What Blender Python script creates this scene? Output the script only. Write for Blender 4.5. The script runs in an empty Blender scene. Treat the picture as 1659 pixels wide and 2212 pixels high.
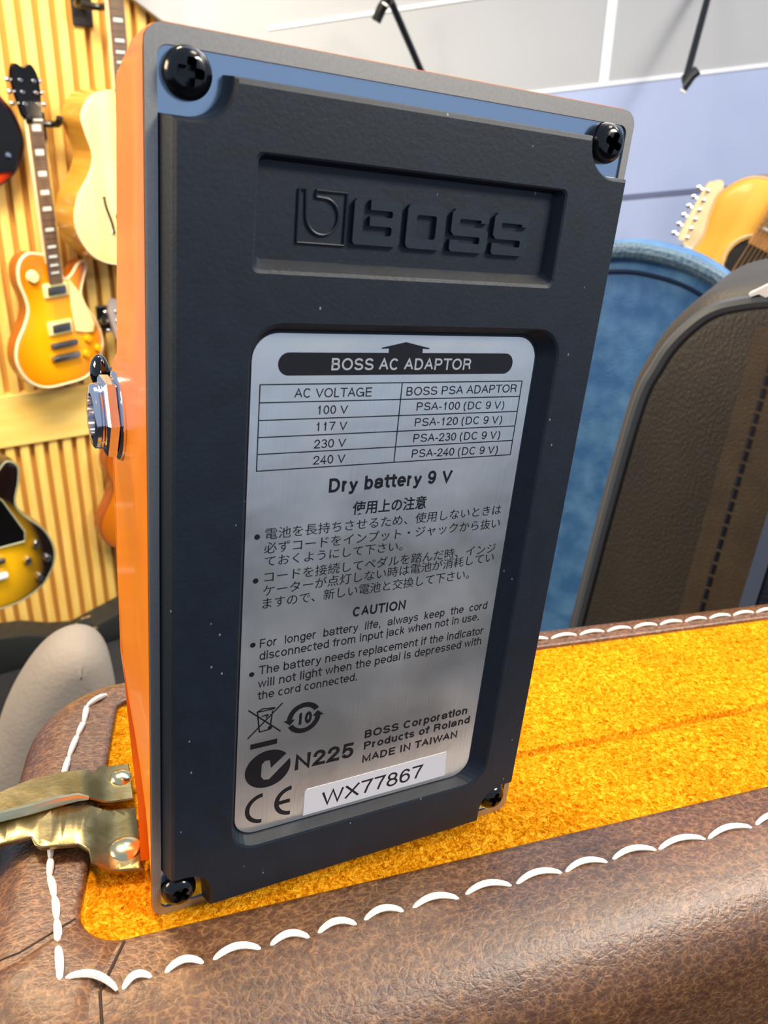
import bpy, bmesh, math, random
from mathutils import Vector, Matrix, noise
random.seed(7)
SC = bpy.context.scene
COL = SC.collection
PI = math.pi
# ------------------------------------------------------------------ camera, world, lights, exposure
F = 1737.658                                   # focal length for a 1659 x 2212 frame
UP = Vector((-0.0831259, -0.0715263, 0.9939688))   # gravity, seen from the tilted guitar case
TILT = UP.rotation_difference(Vector((0, 0, 1))).to_matrix().to_4x4()
A = Matrix.Translation((0, 0, 1.85)) @ TILT    # frame of the case top: x along pedal, y away, z up
camM = Matrix(((0.8849716, 0.08601282, -0.45763201, -0.02065529),
               (-0.45552402, 0.3637089, -0.81253536, -0.09890695),
               (0.09655638, 0.92753309, 0.36105296, 0.11157273),
               (0, 0, 0, 1)))
cam = bpy.data.cameras.new('camera'); camo = bpy.data.objects.new('camera', cam); COL.objects.link(camo)
camo.matrix_world = A @ camM
cam.sensor_fit = 'VERTICAL'; cam.sensor_height = 36; cam.sensor_width = 27
cam.lens = F / 2212 * 36
cam.clip_start = 0.005; cam.clip_end = 60
cam.dof.use_dof = True; cam.dof.focus_distance = 0.135; cam.dof.aperture_fstop = 50
SC.camera = camo
SC.view_settings.view_transform = 'Standard'; SC.view_settings.look = 'None'
SC.view_settings.gamma = 1; SC.view_settings.use_curve_mapping = False
SC.view_settings.exposure = 0.0

def srgb(c):
    return tuple(((v/255)/12.92 if v/255 <= 0.04045 else ((v/255+0.055)/1.055)**2.4) for v in c[:3]) + (1,)
W = bpy.data.worlds.new('world'); SC.world = W; W.use_nodes = True
bg = W.node_tree.nodes['Background']; bg.inputs[0].default_value = srgb((190, 210, 240)); bg.inputs[1].default_value = 0.66

CAMP = (A @ camM).translation
CAMR = (A @ camM).to_3x3()
FWD = CAMR @ Vector((0, 0, -1)); FWDH = Vector((FWD.x, FWD.y, 0)).normalized()
RIGHTH = Vector((FWDH.y, -FWDH.x, 0))
def area(name, loc, target, sx, sy, power, color, spread=180):
    l = bpy.data.lights.new(name, 'AREA'); l.shape = 'RECTANGLE'; l.size = sx; l.size_y = sy
    l.energy = power; l.color = srgb(color)[:3]; l.spread = math.radians(spread)
    o = bpy.data.objects.new(name, l); COL.objects.link(o); o.location = loc
    o.rotation_euler = (Vector(target)-Vector(loc)).to_track_quat('-Z', 'Y').to_euler(); return o
def spot_at(f, r, z): return CAMP + FWDH*f + RIGHTH*r + Vector((0, 0, z))
area('skylight_panel', spot_at(1.5, 0.3, 1.75), spot_at(0.15, 0, 0), 2.0, 1.3, 19, (206, 226, 255))
area('overhead_track_light', spot_at(0.28, 0.75, 1.45), spot_at(0.15, 0.0, -0.1), 0.45, 0.35, 9, (255, 234, 200))
area('left_track_light', spot_at(0.75, -0.5, 1.15), spot_at(0.15, 0.0, -0.1), 0.25, 0.25, 24, (255, 226, 180))
area('wall_wash_light', spot_at(1.0, -0.9, 1.4), spot_at(2.4, -1.7, -0.5), 1.4, 0.6, 80, (255, 238, 206), 120)
area('rear_right_light', spot_at(-0.25, 1.5, 1.1), spot_at(0.1, 0.05, -0.1), 0.6, 0.35, 42, (255, 246, 232))  # unseen window-like source, added to give the leather roll its highlight
area('left_fill_light', spot_at(-0.15, -1.5, 0.55), spot_at(0.12, 0.0, -0.1), 0.7, 0.6, 26, (255, 230, 190))  # added fill, brightens the pedal's orange left side; no known lamp
area('side_room_light', spot_at(1.1, 1.6, 1.4), spot_at(1.9, 0.9, -0.4), 0.8, 0.8, 30, (255, 244, 228), 120)

def ray(px, py):
    return CAMR @ Vector(((px-829.5)/F, -(py-1106)/F, -1))
def hit(px, py, p, n):
    d = ray(px, py); t = (Vector(p)-CAMP).dot(n)/d.dot(n); return CAMP + d*t
def at(px, py, dist):
    d = ray(px, py); return CAMP + d.normalized()*dist

# ------------------------------------------------------------------ helpers
def tag(o, label=None, cat=None, group=None, kind=None):
    if label: o['label'] = label
    if cat: o['category'] = cat
    if group: o['group'] = group
    if kind: o['kind'] = kind
    return o
def empty(name, M, label, cat, group=None):
    o = bpy.data.objects.new(name, None); COL.objects.link(o); o.empty_display_size = 0.02
    o.matrix_world = M; return tag(o, label, cat, group)
def link_mesh(name, me, m, parent=None, M=None):
    o = bpy.data.objects.new(name, me); COL.objects.link(o)
    for k in (m if isinstance(m, (list, tuple)) else [m]): me.materials.append(k)
    if parent: o.parent = parent
    if M is not None: o.matrix_world = M if not parent else o.matrix_world
    return o
def obj(name, bm, m, parent=None, smooth=False, M=None, angle=35):
    me = bpy.data.meshes.new(name)
    bmesh.ops.recalc_face_normals(bm, faces=bm.faces) if smooth != 'keep' else None
    bm.to_mesh(me); bm.free()
    if smooth:
        for p in me.polygons: p.use_smooth = True
        try: me.set_sharp_from_angle(angle=math.radians(angle))
        except Exception: pass
    o = link_mesh(name, me, m, parent)
    if M is not None: o.matrix_world = M
    return o
def mat(name, c, rough=0.5, metal=0.0, c2=None, nscale=50, ndetail=6, bump=0.0, bscale=None, spec=0.5, stretch=None,
        bdist=0.001, coat=0.0, sheen=0.0, lo=0.35, hi=0.65, emit=None, trans=0.0):
    m = bpy.data.materials.new(name); m.use_nodes = True; nt = m.node_tree; N = nt.nodes; b = N['Principled BSDF']
    b.inputs['Base Color'].default_value = srgb(c); b.inputs['Roughness'].default_value = rough
    b.inputs['Metallic'].default_value = metal; b.inputs['Specular IOR Level'].default_value = spec
    if coat: b.inputs['Coat Weight'].default_value = coat; b.inputs['Coat Roughness'].default_value = 0.08
    if sheen: b.inputs['Sheen Weight'].default_value = sheen; b.inputs['Sheen Roughness'].default_value = 0.4
    if emit: b.inputs['Emission Color'].default_value = srgb(c); b.inputs['Emission Strength'].default_value = emit
    if trans: b.inputs['Transmission Weight'].default_value = trans
    if c2 or bump:
        tc = N.new('ShaderNodeTexCoord'); mp = N.new('ShaderNodeMapping'); nt.links.new(tc.outputs['Object'], mp.inputs[0])
        if stretch: mp.inputs['Scale'].default_value = stretch
    if c2:
        nz = N.new('ShaderNodeTexNoise'); nz.inputs['Scale'].default_value = nscale; nz.inputs['Detail'].default_value = ndetail
        nt.links.new(mp.outputs[0], nz.inputs['Vector'])
        cr = N.new('ShaderNodeValToRGB'); cr.color_ramp.elements[0].position = lo; cr.color_ramp.elements[1].position = hi
        cr.color_ramp.elements[0].color = srgb(c); cr.color_ramp.elements[1].color = srgb(c2)
        nt.links.new(nz.outputs[0], cr.inputs[0]); nt.links.new(cr.outputs[0], b.inputs['Base Color'])
    if bump:
        n2 = N.new('ShaderNodeTexNoise'); n2.inputs['Scale'].default_value = bscale or nscale; n2.inputs['Detail'].default_value = 5
        nt.links.new(mp.outputs[0], n2.inputs['Vector'])
        bp = N.new('ShaderNodeBump'); bp.inputs['Strength'].default_value = bump; bp.inputs['Distance'].default_value = bdist
        nt.links.new(n2.outputs[0], bp.inputs['Height']); nt.links.new(bp.outputs[0], b.inputs['Normal'])
    return m

def v3(p): return Vector(p)*0.001
def box(bm, x0, x1, y0, y1, z0, z1, M=None, bevel=0.0, seg=2):
    g = bmesh.ops.create_cube(bm, size=1)
    vs = g['verts']
    for v in vs:
        v.co = Vector(((x0+x1)/2+v.co.x*(x1-x0), (y0+y1)/2+v.co.y*(y1-y0), (z0+z1)/2+v.co.z*(z1-z0)))
    if bevel:
        es = list({e for v in vs for e in v.link_edges})
        r = bmesh.ops.bevel(bm, geom=es, offset=bevel, segments=seg, affect='EDGES', profile=0.5)
        vs = list({v for f in r['faces'] for v in f.verts} | {v for v in vs if v.is_valid})
    if M is not None:
        for v in vs: v.co = M @ v.co
    return vs
def tube(bm, pts, r, seg=8, closed=False, radii=None, cap=True):
    pts = [Vector(p) for p in pts]; n = len(pts); rings = []
    prev = None
    for i, p in enumerate(pts):
        if closed: t = pts[(i+1) % n]-pts[i-1]
        else: t = pts[min(i+1, n-1)]-pts[max(i-1, 0)]
        if t.length < 1e-9: t = Vector((0, 0, 1))
        t.normalize()
        if prev is None:
            a = t.cross(Vector((0, 0, 1)) if abs(t.z) < 0.9 else Vector((1, 0, 0)))
        else: a = prev - t*prev.dot(t)
        a.normalize(); prev = a; b = t.cross(a)
        rr = radii[i] if radii else r
        rings.append([bm.verts.new(p+(a*math.cos(2*PI*k/seg)+b*math.sin(2*PI*k/seg))*rr) for k in range(seg)])
    for i in range(n if closed else n-1):
        A_, B_ = rings[i], rings[(i+1) % n]
        for k in range(seg): bm.faces.new((A_[k], A_[(k+1) % seg], B_[(k+1) % seg], B_[k]))
    if cap and not closed:
        bm.faces.new(rings[0][::-1]); bm.faces.new(rings[-1])
def lathe(bm, prof, M, seg=24):
    """prof: list of (r, h) along local z"""
    rings = []
    for r, h in prof:
        if r < 1e-7: rings.append([bm.verts.new(M @ Vector((0, 0, h)))])
        else: rings.append([bm.verts.new(M @ Vector((r*math.cos(2*PI*k/seg), r*math.sin(2*PI*k/seg), h))) for k in range(seg)])
    for a, b in zip(rings, rings[1:]):
        for k in range(seg):
            k2 = (k+1) % seg
            if len(a) == 1 and len(b) == 1: continue
            if len(a) == 1: bm.faces.new((a[0], b[k2], b[k]))
            elif len(b) == 1: bm.faces.new((a[k], a[k2], b[0]))
            else: bm.faces.new((a[k], a[k2], b[k2], b[k]))
    if len(rings[0]) > 1: bm.faces.new(rings[0][::-1])
    if len(rings[-1]) > 1: bm.faces.new(rings[-1])
def rrect(x0, x1, z0, z1, r, n=6):
    rs = r if isinstance(r, (list, tuple)) else [r]*4
    pts = []
    for (cx, cz, a0), q in zip(((x0, z0, 180), (x1, z0, 270), (x1, z1, 0), (x0, z1, 90)), rs):
        sx = 1 if cx == x0 else -1; sz = 1 if cz == z0 else -1
        for i in range(n+1):
            a = math.radians(a0+90*i/n); pts.append((cx+sx*q+q*math.cos(a), cz+sz*q+q*math.sin(a)))
    return pts
def spline(pts, n=6, closed=True):
    out = []; m = len(pts)
    for i in range(m if closed else m-1):
        g = lambda k: Vector(pts[k % m]) if closed else Vector(pts[max(0, min(m-1, k))])
        p0, p1, p2, p3 = g(i-1), g(i), g(i+1), g(i+2)
        for j in range(n):
            t = j/n
            out.append(0.5*((2*p1)+(p2-p0)*t+(2*p0-5*p1+4*p2-p3)*t*t+(3*p1-p0-3*p2+p3)*t**3))
    if not closed: out.append(Vector(pts[-1]))
    return out
def offset_poly(pts, d):
    """inward offset (positive) of a CCW polygon of 2-D points"""
    n = len(pts); P_ = [Vector(p).to_2d() for p in pts]; out = []
    for i in range(n):
        a, b, c = P_[i-1], P_[i], P_[(i+1) % n]
        e1 = (b-a); e2 = (c-b)
        e1 = e1.normalized() if e1.length > 1e-9 else e2.normalized(); e2 = e2.normalized() if e2.length > 1e-9 else e1
        n1 = Vector((-e1.y, e1.x)); n2 = Vector((-e2.y, e2.x)); m = (n1+n2)
        m = m.normalized() if m.length > 1e-6 else n1
        k = max(0.5, m.dot(n1)); out.append(b+m*(d/k))
    return out
def fill(bm, loops, fn, flip=False):
    """fill polygon with holes; loops are lists of existing BMVert rings"""
    es = []
    for L in loops:
        for i in range(len(L)):
            e = bm.edges.get((L[i], L[(i+1) % len(L)])) or bm.edges.new((L[i], L[(i+1) % len(L)]))
            es.append(e)
    bmesh.ops.triangle_fill(bm, edges=es, use_beauty=True, use_dissolve=False)
def bridge(bm, a, b):
    n = len(a)
    for i in range(n): bm.faces.new((a[i], a[(i+1) % n], b[(i+1) % n], b[i]))
def ring(bm, pts, fn): return [bm.verts.new(fn(p)) for p in pts]
def slab(bm, loops, f0, f1):
    """solid between two planes from an outline and its holes; f0/f1 map 2-D points"""
    r0 = [ring(bm, L, f0) for L in loops]; r1 = [ring(bm, L, f1) for L in loops]
    for a, b in zip(r0, r1): bridge(bm, a, b)
    fill(bm, r0, None); fill(bm, r1, None)
def puffed(bm, pts, fn, prof):
    """loft of an outline: prof = [(inset, depth)...] ; first and last rings are capped"""
    rs = [ring(bm, offset_poly(pts, ins) if ins else pts, lambda p, d=d: fn(p, d)) for ins, d in prof]
    for a, b in zip(rs, rs[1:]): bridge(bm, a, b)
    fill(bm, [rs[0]], None); fill(bm, [rs[-1]], None)
def rotM(axis, loc): return Matrix.Translation(loc) @ Vector((0, 0, 1)).rotation_difference(Vector(axis)).to_matrix().to_4x4()
_TC = {}
def text_bm(bm, s, x0, z0, x1, z1, cap, y, bold=0, cjk=False, mi=0, thick=0.05, fn=None):
    cu = bpy.data.curves.new('t', 'FONT'); cu.body = s; cu.resolution_u = 3
    if bold: cu.offset = 0.018
    o = bpy.data.objects.new('t', cu); COL.objects.link(o)
    dg = bpy.context.evaluated_depsgraph_get(); dg.update()
    me = o.evaluated_get(dg).to_mesh()
    xs = [v.co.x for v in me.vertices]; mn, mx = min(xs), max(xs)
    sx = math.hypot(x1-x0, z1-z0)/(mx-mn); a = math.atan2(z1-z0, x1-x0)
    sy = cap/(0.87 if cjk else 0.70); dy = 0.072 if cjk else 0.0
    vs = []
    for v in me.vertices:
        u = (v.co.x-mn)*sx; w = (v.co.y+dy)*sy
        p = (x0+u*math.cos(a)-w*math.sin(a), y, z0+u*math.sin(a)+w*math.cos(a))
        vs.append(bm.verts.new(fn(p) if fn else v3(p)))
    for p in me.polygons:
        try:
            f = bm.faces.new([vs[i] for i in p.vertices]); f.material_index = mi
        except ValueError: pass
    o.evaluated_get(dg).to_mesh_clear(); bpy.data.objects.remove(o); bpy.data.curves.remove(cu)
# ------------------------------------------------------------------ materials of the room
M_slat = mat('pine_slat', (246, 208, 118), 0.5, c2=(236, 190, 94), nscale=9, stretch=(6, 6, 0.6), bump=0.1)
M_back = mat('dark_pine_backing', (200, 150, 70), 0.7)
M_rail = mat('pine_rail', (246, 210, 122), 0.5, c2=(236, 194, 98), nscale=6, stretch=(0.8, 4, 5))
M_white = mat('pale_grey_panel', (178, 181, 186), 0.6, c2=(170, 173, 178), nscale=1.2)
M_lav = mat('lavender_panel', (172, 186, 222), 0.55, c2=(162, 177, 213), nscale=1.0)
M_seamw = mat('white_seam', (232, 236, 244), 0.5)
M_seamd = mat('dark_seam', (95, 104, 135), 0.6)
M_floor = mat('dark_carpet', (44, 44, 46), 0.9, c2=(36, 36, 38), nscale=4)
M_ledge = mat('brown_skirting', (120, 96, 84), 0.6)
M_black = mat('black_metal', (16, 17, 20), 0.35)
M_blackgloss = mat('gloss_black', (10, 10, 11), 0.15)
M_chrome = mat('chrome', (225, 228, 232), 0.12, 1.0)
M_nickel = mat('worn_nickel', (175, 172, 165), 0.3, 1.0)
M_cream = mat('cream_plastic', (246, 228, 160), 0.4)
M_bind = mat('cream_binding', (240, 214, 170), 0.4)
M_white_pl = mat('white_plastic', (238, 238, 235), 0.35)
M_string = mat('bronze_string', (205, 170, 120), 0.3, 0.8)

# ------------------------------------------------------------------ setting
ds = ray(3600, 388); ds.z = 0; ds.normalize()
UPW = Vector((0, 0, 1)); dy_ = UPW.cross(ds)                # away from the room, into the slat wall
pS = at(125, 700, 3.0)
def frame(p, X):
    X = Vector(X).normalized(); Y = UPW.cross(X)
    m = Matrix.Identity(4)
    for i in range(3): m[i][0] = X[i]; m[i][1] = Y[i]; m[i][2] = UPW[i]; m[i][3] = p[i]
    return m
MS = frame(pS, ds); MSi = MS.inverted()
def sl(px, py, d=0.0):                                       # pixel -> slat wall coordinates, d in front of the wall
    return MSi @ hit(px, py, pS - dy_*d, dy_)
xc = sl(338, 20).x; x0s = sl(-260, 700).x
zr0, zr1 = sl(90, 953).z, sl(90, 843).z; zb = sl(120, 1362).z; zt = sl(100, -160).z
pitch = (sl(141, 100).x - sl(31, 100).x)/3
bm = bmesh.new()
x = sl(31, 100).x - pitch*40
while x < xc:
    if x > x0s - 0.1:
        box(bm, x-pitch*0.31, x+pitch*0.31, 0, 0.03, zr1, zt, bevel=0.004, seg=1)
        box(bm, x-pitch*0.31, x+pitch*0.31, 0, 0.03, zb, zr0, bevel=0.004, seg=1)
    x += pitch
tag(obj('wall_left', bm, M_slat, M=MS), kind='structure')
bm = bmesh.new(); box(bm, x0s-0.1, xc+0.02, 0.03, 0.06, zb, zt)
tag(obj('wall_left_backing', bm, M_back, M=MS), kind='structure')
bm = bmesh.new(); box(bm, x0s-0.1, xc, -0.012, 0.03, zr0, zr1, bevel=0.004)
tag(obj('trim_1', bm, M_rail, M=MS), kind='structure')
bm = bmesh.new(); box(bm, x0s-0.1, xc, -0.012, 0.03, zb-0.045, zb, bevel=0.004)
tag(obj('trim_2', bm, M_rail, M=MS), kind='structure')
bm = bmesh.new()                                             # sloping white soffit over the end of the slats
q = [sl(*p, 0.05) for p in [(225, -60), (292, 0), (352, 46), (430, 110), (430, -60)]]
slab(bm, [[(p.x, p.z) for p in q]], lambda p: Vector((p[0], -0.05, p[1])), lambda p: Vector((p[0], -0.02, p[1])))
tag(obj('trim_3', bm, M_white, M=MS), kind='structure')
pB = MS @ Vector((xc, 0, 0)); MB = frame(pB, RIGHTH); MBi = MB.inverted(); dB = UPW.cross(RIGHTH)
def bk(px, py, d=0.0): return MBi @ hit(px, py, pB - dB*d, dB)
xr = bk(1659, 500).x + 0.7; zfl = MBi.translation.z*0 - pB.z
za, zb2 = bk(1188, 198), bk(1659, 140)
zl = lambda x, a=za, b=zb2: a.z+(b.z-a.z)*(x-a.x)/(b.x-a.x)
ztop = bk(830, -300).z
bm = bmesh.new(); slab(bm, [[(0, zl(0)), (xr, zl(xr)), (xr, ztop), (0, ztop)]], lambda p: Vector((p[0], 0, p[1])), lambda p: Vector((p[0], 0.05, p[1])))
tag(obj('wall_back', bm, M_white, M=MB), kind='structure')
bm = bmesh.new(); slab(bm, [[(0, zfl), (xr, zfl), (xr, zl(xr)), (0, zl(0))]], lambda p: Vector((p[0], 0, p[1])), lambda p: Vector((p[0], 0.05, p[1])))
tag(obj('wall_back_lower', bm, M_lav, M=MB), kind='structure')
def strip(name, a, b, w, m, d=0.004):
    bm = bmesh.new(); a = Vector((a.x, a.z)); b = Vector((b.x, b.z)); t = (b-a).normalized(); n = Vector((-t.y, t.x))*w/2
    slab(bm, [[a-n, b-n, b+n, a+n]], lambda p: Vector((p[0], -d, p[1])), lambda p: Vector((p[0], 0.001, p[1])))
    tag(obj(name, bm, m, M=MB), kind='structure')
strip('trim_4', bk(600, 266), bk(1760, 128), 0.012, M_seamw)
strip('trim_5', bk(580, 62), bk(1100, -16), 0.010, M_seamw)
strip('trim_6', bk(1332, -80), bk(1303, 180), 0.030, M_seamw, 0.003)
strip('trim_7', bk(345, 515), bk(2100, 359), 0.016, M_seamd)
strip('baseboard_back', bk(345, 559), bk(2100, 555.5), 0.085, M_ledge, 0.02)
bm = bmesh.new(); R_ = 6
box(bm, -R_, R_, -R_, R_, -0.05, 0)
tag(obj('floor', bm, M_floor, M=Matrix.Translation((CAMP.x, CAMP.y, 0))), kind='structure')
ZST = 1.43                                                   # raised display stage that carries the cases
bm = bmesh.new()
stM = frame(CAMP + FWDH*0.48 + RIGHTH*0.22, RIGHTH); zc = CAMP.z
box(bm, -0.46, 0.75, -0.42, 0.45, -zc, ZST-zc, bevel=0.004)
qb = stM.inverted() @ at(160, 1500, .62)
box(bm, -0.75, -0.46, -0.42, qb.y+.07, -zc, ZST-zc, bevel=0.004)
tag(obj('floor_stage', bm, mat('black_stage', (30, 30, 32), 0.8), M=stM), kind='structure')

# ------------------------------------------------------------------ guitars
LP_OUT = [(0, 0), (.08, .006), (.135, .045), (.165, .115), (.150, .185), (.112, .245), (.100, .290), (.116, .335), (.132, .372), (.124, .392),
          (.098, .384), (.066, .352), (.042, .345), (.034, .375), (.030, .412), (-.03, .428), (-.078, .434), (-.112, .405), (-.120, .355), (-.106, .300), (-.104, .262), (-.122, .222),
          (-.158, .165), (-.167, .105), (-.137, .042), (-.08, .006)]
ES_OUT = [(0, 0), (.09, .006), (.165, .05), (.203, .13), (.185, .215), (.135, .28), (.118, .325), (.135, .385), (.140, .432), (.112, .455), (.082, .43), (.052, .392),
          (.035, .40), (.028, .44), (-.028, .44), (-.035, .40), (-.052, .392), (-.082, .43), (-.112, .455), (-.140, .432), (-.135, .385), (-.118, .325), (-.135, .28),
          (-.185, .215), (-.203, .13), (-.165, .05), (-.09, .006)]
AR_OUT = [(0, 0), (.09, .006), (.16, .045), (.20, .125), (.185, .205), (.135, .275), (.118, .325), (.135, .385), (.142, .43), (.11, .478), (.06, .497), (0, .5),
          (-.06, .497), (-.11, .478), (-.142, .43), (-.135, .385), (-.118, .325), (-.135, .275), (-.185, .205), (-.20, .125), (-.16, .045), (-.09, .006)]
AC_OUT = [(0, 0), (.09, .006), (.16, .045), (.198, .125), (.185, .205), (.135, .275), (.122, .325), (.135, .38), (.138, .42), (.105, .43), (.07, .418), (.045, .43), (.034, .475), (.0, .49),
          (-.06, .487), (-.105, .468), (-.138, .42), (-.135, .375), (-.122, .325), (-.135, .275), (-.185, .205), (-.198, .125), (-.16, .045), (-.09, .006)]
def burst(name, c0, c1, centre, r0, r1, rough=0.18):
    m = bpy.data.materials.new(name); m.use_nodes = True; nt = m.node_tree; N = nt.nodes; b = N['Principled BSDF']
    b.inputs['Roughness'].default_value = rough; b.inputs['Coat Weight'].default_value = 0.5; b.inputs['Coat Roughness'].default_value = 0.05
    tc = N.new('ShaderNodeTexCoord'); mp = N.new('ShaderNodeMapping'); nt.links.new(tc.outputs['Object'], mp.inputs[0])
    mp.inputs['Location'].default_value = (0, 0, -centre*0.8); mp.inputs['Scale'].default_value = (1.1, 0, 0.8)
    ln = N.new('ShaderNodeVectorMath'); ln.operation = 'LENGTH'; nt.links.new(mp.outputs[0], ln.inputs[0])
    cr = N.new('ShaderNodeValToRGB'); cr.color_ramp.elements[0].position = r0; cr.color_ramp.elements[1].position = r1
    cr.color_ramp.elements[0].color = srgb(c0); cr.color_ramp.elements[1].color = srgb(c1)
    nt.links.new(ln.outputs['Value'], cr.inputs[0]); nt.links.new(cr.outputs[0], b.inputs['Base Color']); return m
def Y(d): return lambda p: Vector((p[0], d, p[1]))
def guitar(name, M, label, g):
    root = empty(name, M, label, 'guitar', g.get('group'))
    pts = [(p.x, p.y) for p in spline([Vector((a, b, 0)) for a, b in g['out']], 5)]
    D = g['depth']; k = [1]
    bm = bmesh.new(); puffed(bm, pts, lambda p, d: Vector((p[0], d, p[1])), [(.006, 0), (.001, -.004), (0, -.008), (0, -D)])
    obj('body', bm, g['side'], root, True)
    bm = bmesh.new(); puffed(bm, pts, lambda p, d: Vector((p[0], d, p[1])), [(.004, -D+.004), (.004, -D-.001), (.010, -D-.003), (.018, -D-.005)])
    obj('soundboard' if g.get('hole') or g.get('fh') else 'top', bm, g['top'], root, True, angle=60)
    if g.get('bind'):
        bm = bmesh.new(); tube(bm, [(p[0], -D, p[1]) for p in offset_poly(pts, .003)], g.get('bw', .0042), 6, closed=True)
        obj('binding', bm, g['bind'], root, True)
    n0, n1, nw = g['neck']                                   # start and nut height, width
    f = -D-.012
    bm = bmesh.new(); box(bm, -nw/2+.001, nw/2-.001, f, f+.022, min(n0+.06, n1-.1), n1+.004, bevel=.006)
    obj('neck', bm, g.get('neckm', g['side']), root, True)
    bm = bmesh.new(); box(bm, -nw/2, nw/2, f-.006, f, n0, n1, bevel=.0012)
    def inset(mi, *a):
        old = set(bm.faces); box(bm, *a)
        for q in bm.faces:
            if q not in old: q.material_index = mi
    if g.get('inlay'):
        for fr in (1, 3, 5, 7, 9, 12, 15, 17, 19, 21):
            z = n1-.62*(1-2**(-(fr-.5)/12)); h = .62*(2**(-(fr-1)/12)-2**(-fr/12))*.26
            if z-h > n0: inset(2, -nw*.30, nw*.30, f-.0068, f-.0055, z-h, z+h)
    for fr in range(1, 22):
        z = n1-.62*(1-2**(-fr/12))
        if z > n0+.004: inset(1, -nw/2+.001, nw/2-.001, f-.0072, f-.0058, z-.0007, z+.0007)
    obj('fretboard', bm, [g['board'], M_nickel, g.get('inlay') or M_pearl], root)
    bm = bmesh.new(); box(bm, -nw/2, nw/2, f-.008, f, n1, n1+.005, bevel=.001); obj('nut', bm, M_white_pl, root)
    hs = g['head']; hz = n1+.005
    hp = {'open': [(-nw/2, 0), (nw/2, 0), (.036, .045), (.043, .13), (.026, .175), (0, .163), (-.026, .175), (-.043, .13), (-.036, .045)],
          'slim': [(-nw/2, 0), (nw/2, 0), (.032, .02), (.038, .165), (0, .176), (-.038, .165), (-.032, .02)],
          'row': [(-nw/2, 0), (nw/2, 0), (.018, .05), (.012, .12), (.016, .165), (.004, .186), (-.018, .176), (-.033, .155), (-.046, .02), (-.03, .01)]}[hs]
    hk = .8 if hs == 'open' else 1
    hp = [(p.x, p.y*hk) for p in spline([Vector((a, b, 0)) for a, b in hp], 3)]
    bm = bmesh.new(); slab(bm, [[(a, b+hz) for a, b in hp]], lambda p: Vector((p[0], f+.004+.12*(p[1]-hz), p[1])), lambda p: Vector((p[0], f+.018+.12*(p[1]-hz), p[1])))
    hd = obj('headstock', bm, g['headm'], root)
    tz = [(.038, 1), (.068, 1), (.098, 1), (.038, -1), (.068, -1), (.098, -1)] if hs != 'row' else [(.02+.026*i, -1) for i in range(6)]
    for z, s in tz:
        bm = bmesh.new(); yy = f+.004+.12*z
        tx = s*(.022 if hs != 'row' else .022)
        lathe(bm, [(.0048, 0), (.0048, .004), (.003, .005), (.003, .012), (0, .012)], Matrix.Translation((tx, yy, hz+z)) @ Matrix.Rotation(PI/2, 4, 'X'), 12)
        kx = s*(.052 if hs != 'row' else .060-.0026*((z-.02)/.026))
        tube(bm, [(s*.034, yy+.009, hz+z), (kx-s*.006, yy+.009, hz+z)], .0022, 6)
        g2 = bmesh.ops.create_uvsphere(bm, u_segments=10, v_segments=6, radius=1)
        for v in g2['verts']: v.co = Vector((kx+v.co.x*.008, yy+.009+v.co.y*.004, hz+z+v.co.z*.007))
        obj('tuner', bm, g.get('tun', M_chrome), root, True)
    for (x, z, w, h, mr, mc) in g.get('pick', []):
        bm = bmesh.new(); box(bm, x-w/2, x+w/2, -D-.014, -D-.002, z-h/2, z+h/2, bevel=.004); pr = obj('pickup', bm, mr, root, True)
        bm = bmesh.new(); box(bm, x-w/2+.011, x+w/2-.011, -D-.019, -D-.013, z-h/2+.009, z+h/2-.009, bevel=.002); obj('pickup_cover', bm, mc, pr, True)
    for (nm, x, z, w, h, mm) in g.get('bars', []):
        bm = bmesh.new(); box(bm, x-w/2, x+w/2, -D-.024, -D-.004, z-h/2, z+h/2, bevel=h*.35); obj(nm, bm, mm, root, True)
    for (x, z, r, mm) in g.get('knobs', []):
        bm = bmesh.new(); lathe(bm, [(r, 0), (r, .006), (r*.8, .014), (0, .015)], Matrix.Translation((x, -D-.004, z)) @ Matrix.Rotation(PI/2, 4, 'X'), 14); obj('knob', bm, mm, root, True)
    if g.get('guard'):
        gp, gm, gd = g['guard']
        bm = bmesh.new(); slab(bm, [gp], Y(-D-gd), Y(-D-gd+.003)); pg = obj('pickguard', bm, gm, root)
        if g.get('gbind'):
            bm = bmesh.new(); tube(bm, [(a, -D-gd-.0005, b) for a, b in gp], .0022, 5, closed=True); obj('guard_edging', bm, g['gbind'], pg, True)
    if g.get('hole'):
        hx, hz2, hr = g['hole']
        bm = bmesh.new(); lathe(bm, [(0, 0), (hr, 0), (hr, .002), (0, .002)], Matrix.Translation((hx, -D-.005, hz2)) @ Matrix.Rotation(PI/2, 4, 'X'), 32); sh = obj('sound_hole', bm, mat('hole_dark', (26, 20, 16), 0.9), root)
        bm = bmesh.new(); tube(bm, [(hx+math.cos(a*PI/20)*(hr+.006), -D-.005, hz2+math.sin(a*PI/20)*(hr+.006)) for a in range(40)], .003, 6, closed=True); obj('rosette', bm, M_bind, sh)
    for s in g.get('fh', []):
        c = [(s*(.085+.012*math.sin(t*1.6)), .155+.055*t) for t in [i/6-1 for i in range(13)]]
        bm = bmesh.new(); tube(bm, [(a, -D-.0085, b) for a, b in c], .0045, 6, radii=[.007, .004]+[.005]*9+[.004, .007]); obj('f_hole', bm, M_blackgloss, root)
        bm = bmesh.new(); tube(bm, [(a+s*.002, -D-.0035, b) for a, b in c], .0068, 6, radii=[.009, .006]+[.007]*9+[.006, .009]); obj('f_hole_edging', bm, M_bind, root)
    sz0 = g.get('sz', .1)
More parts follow.
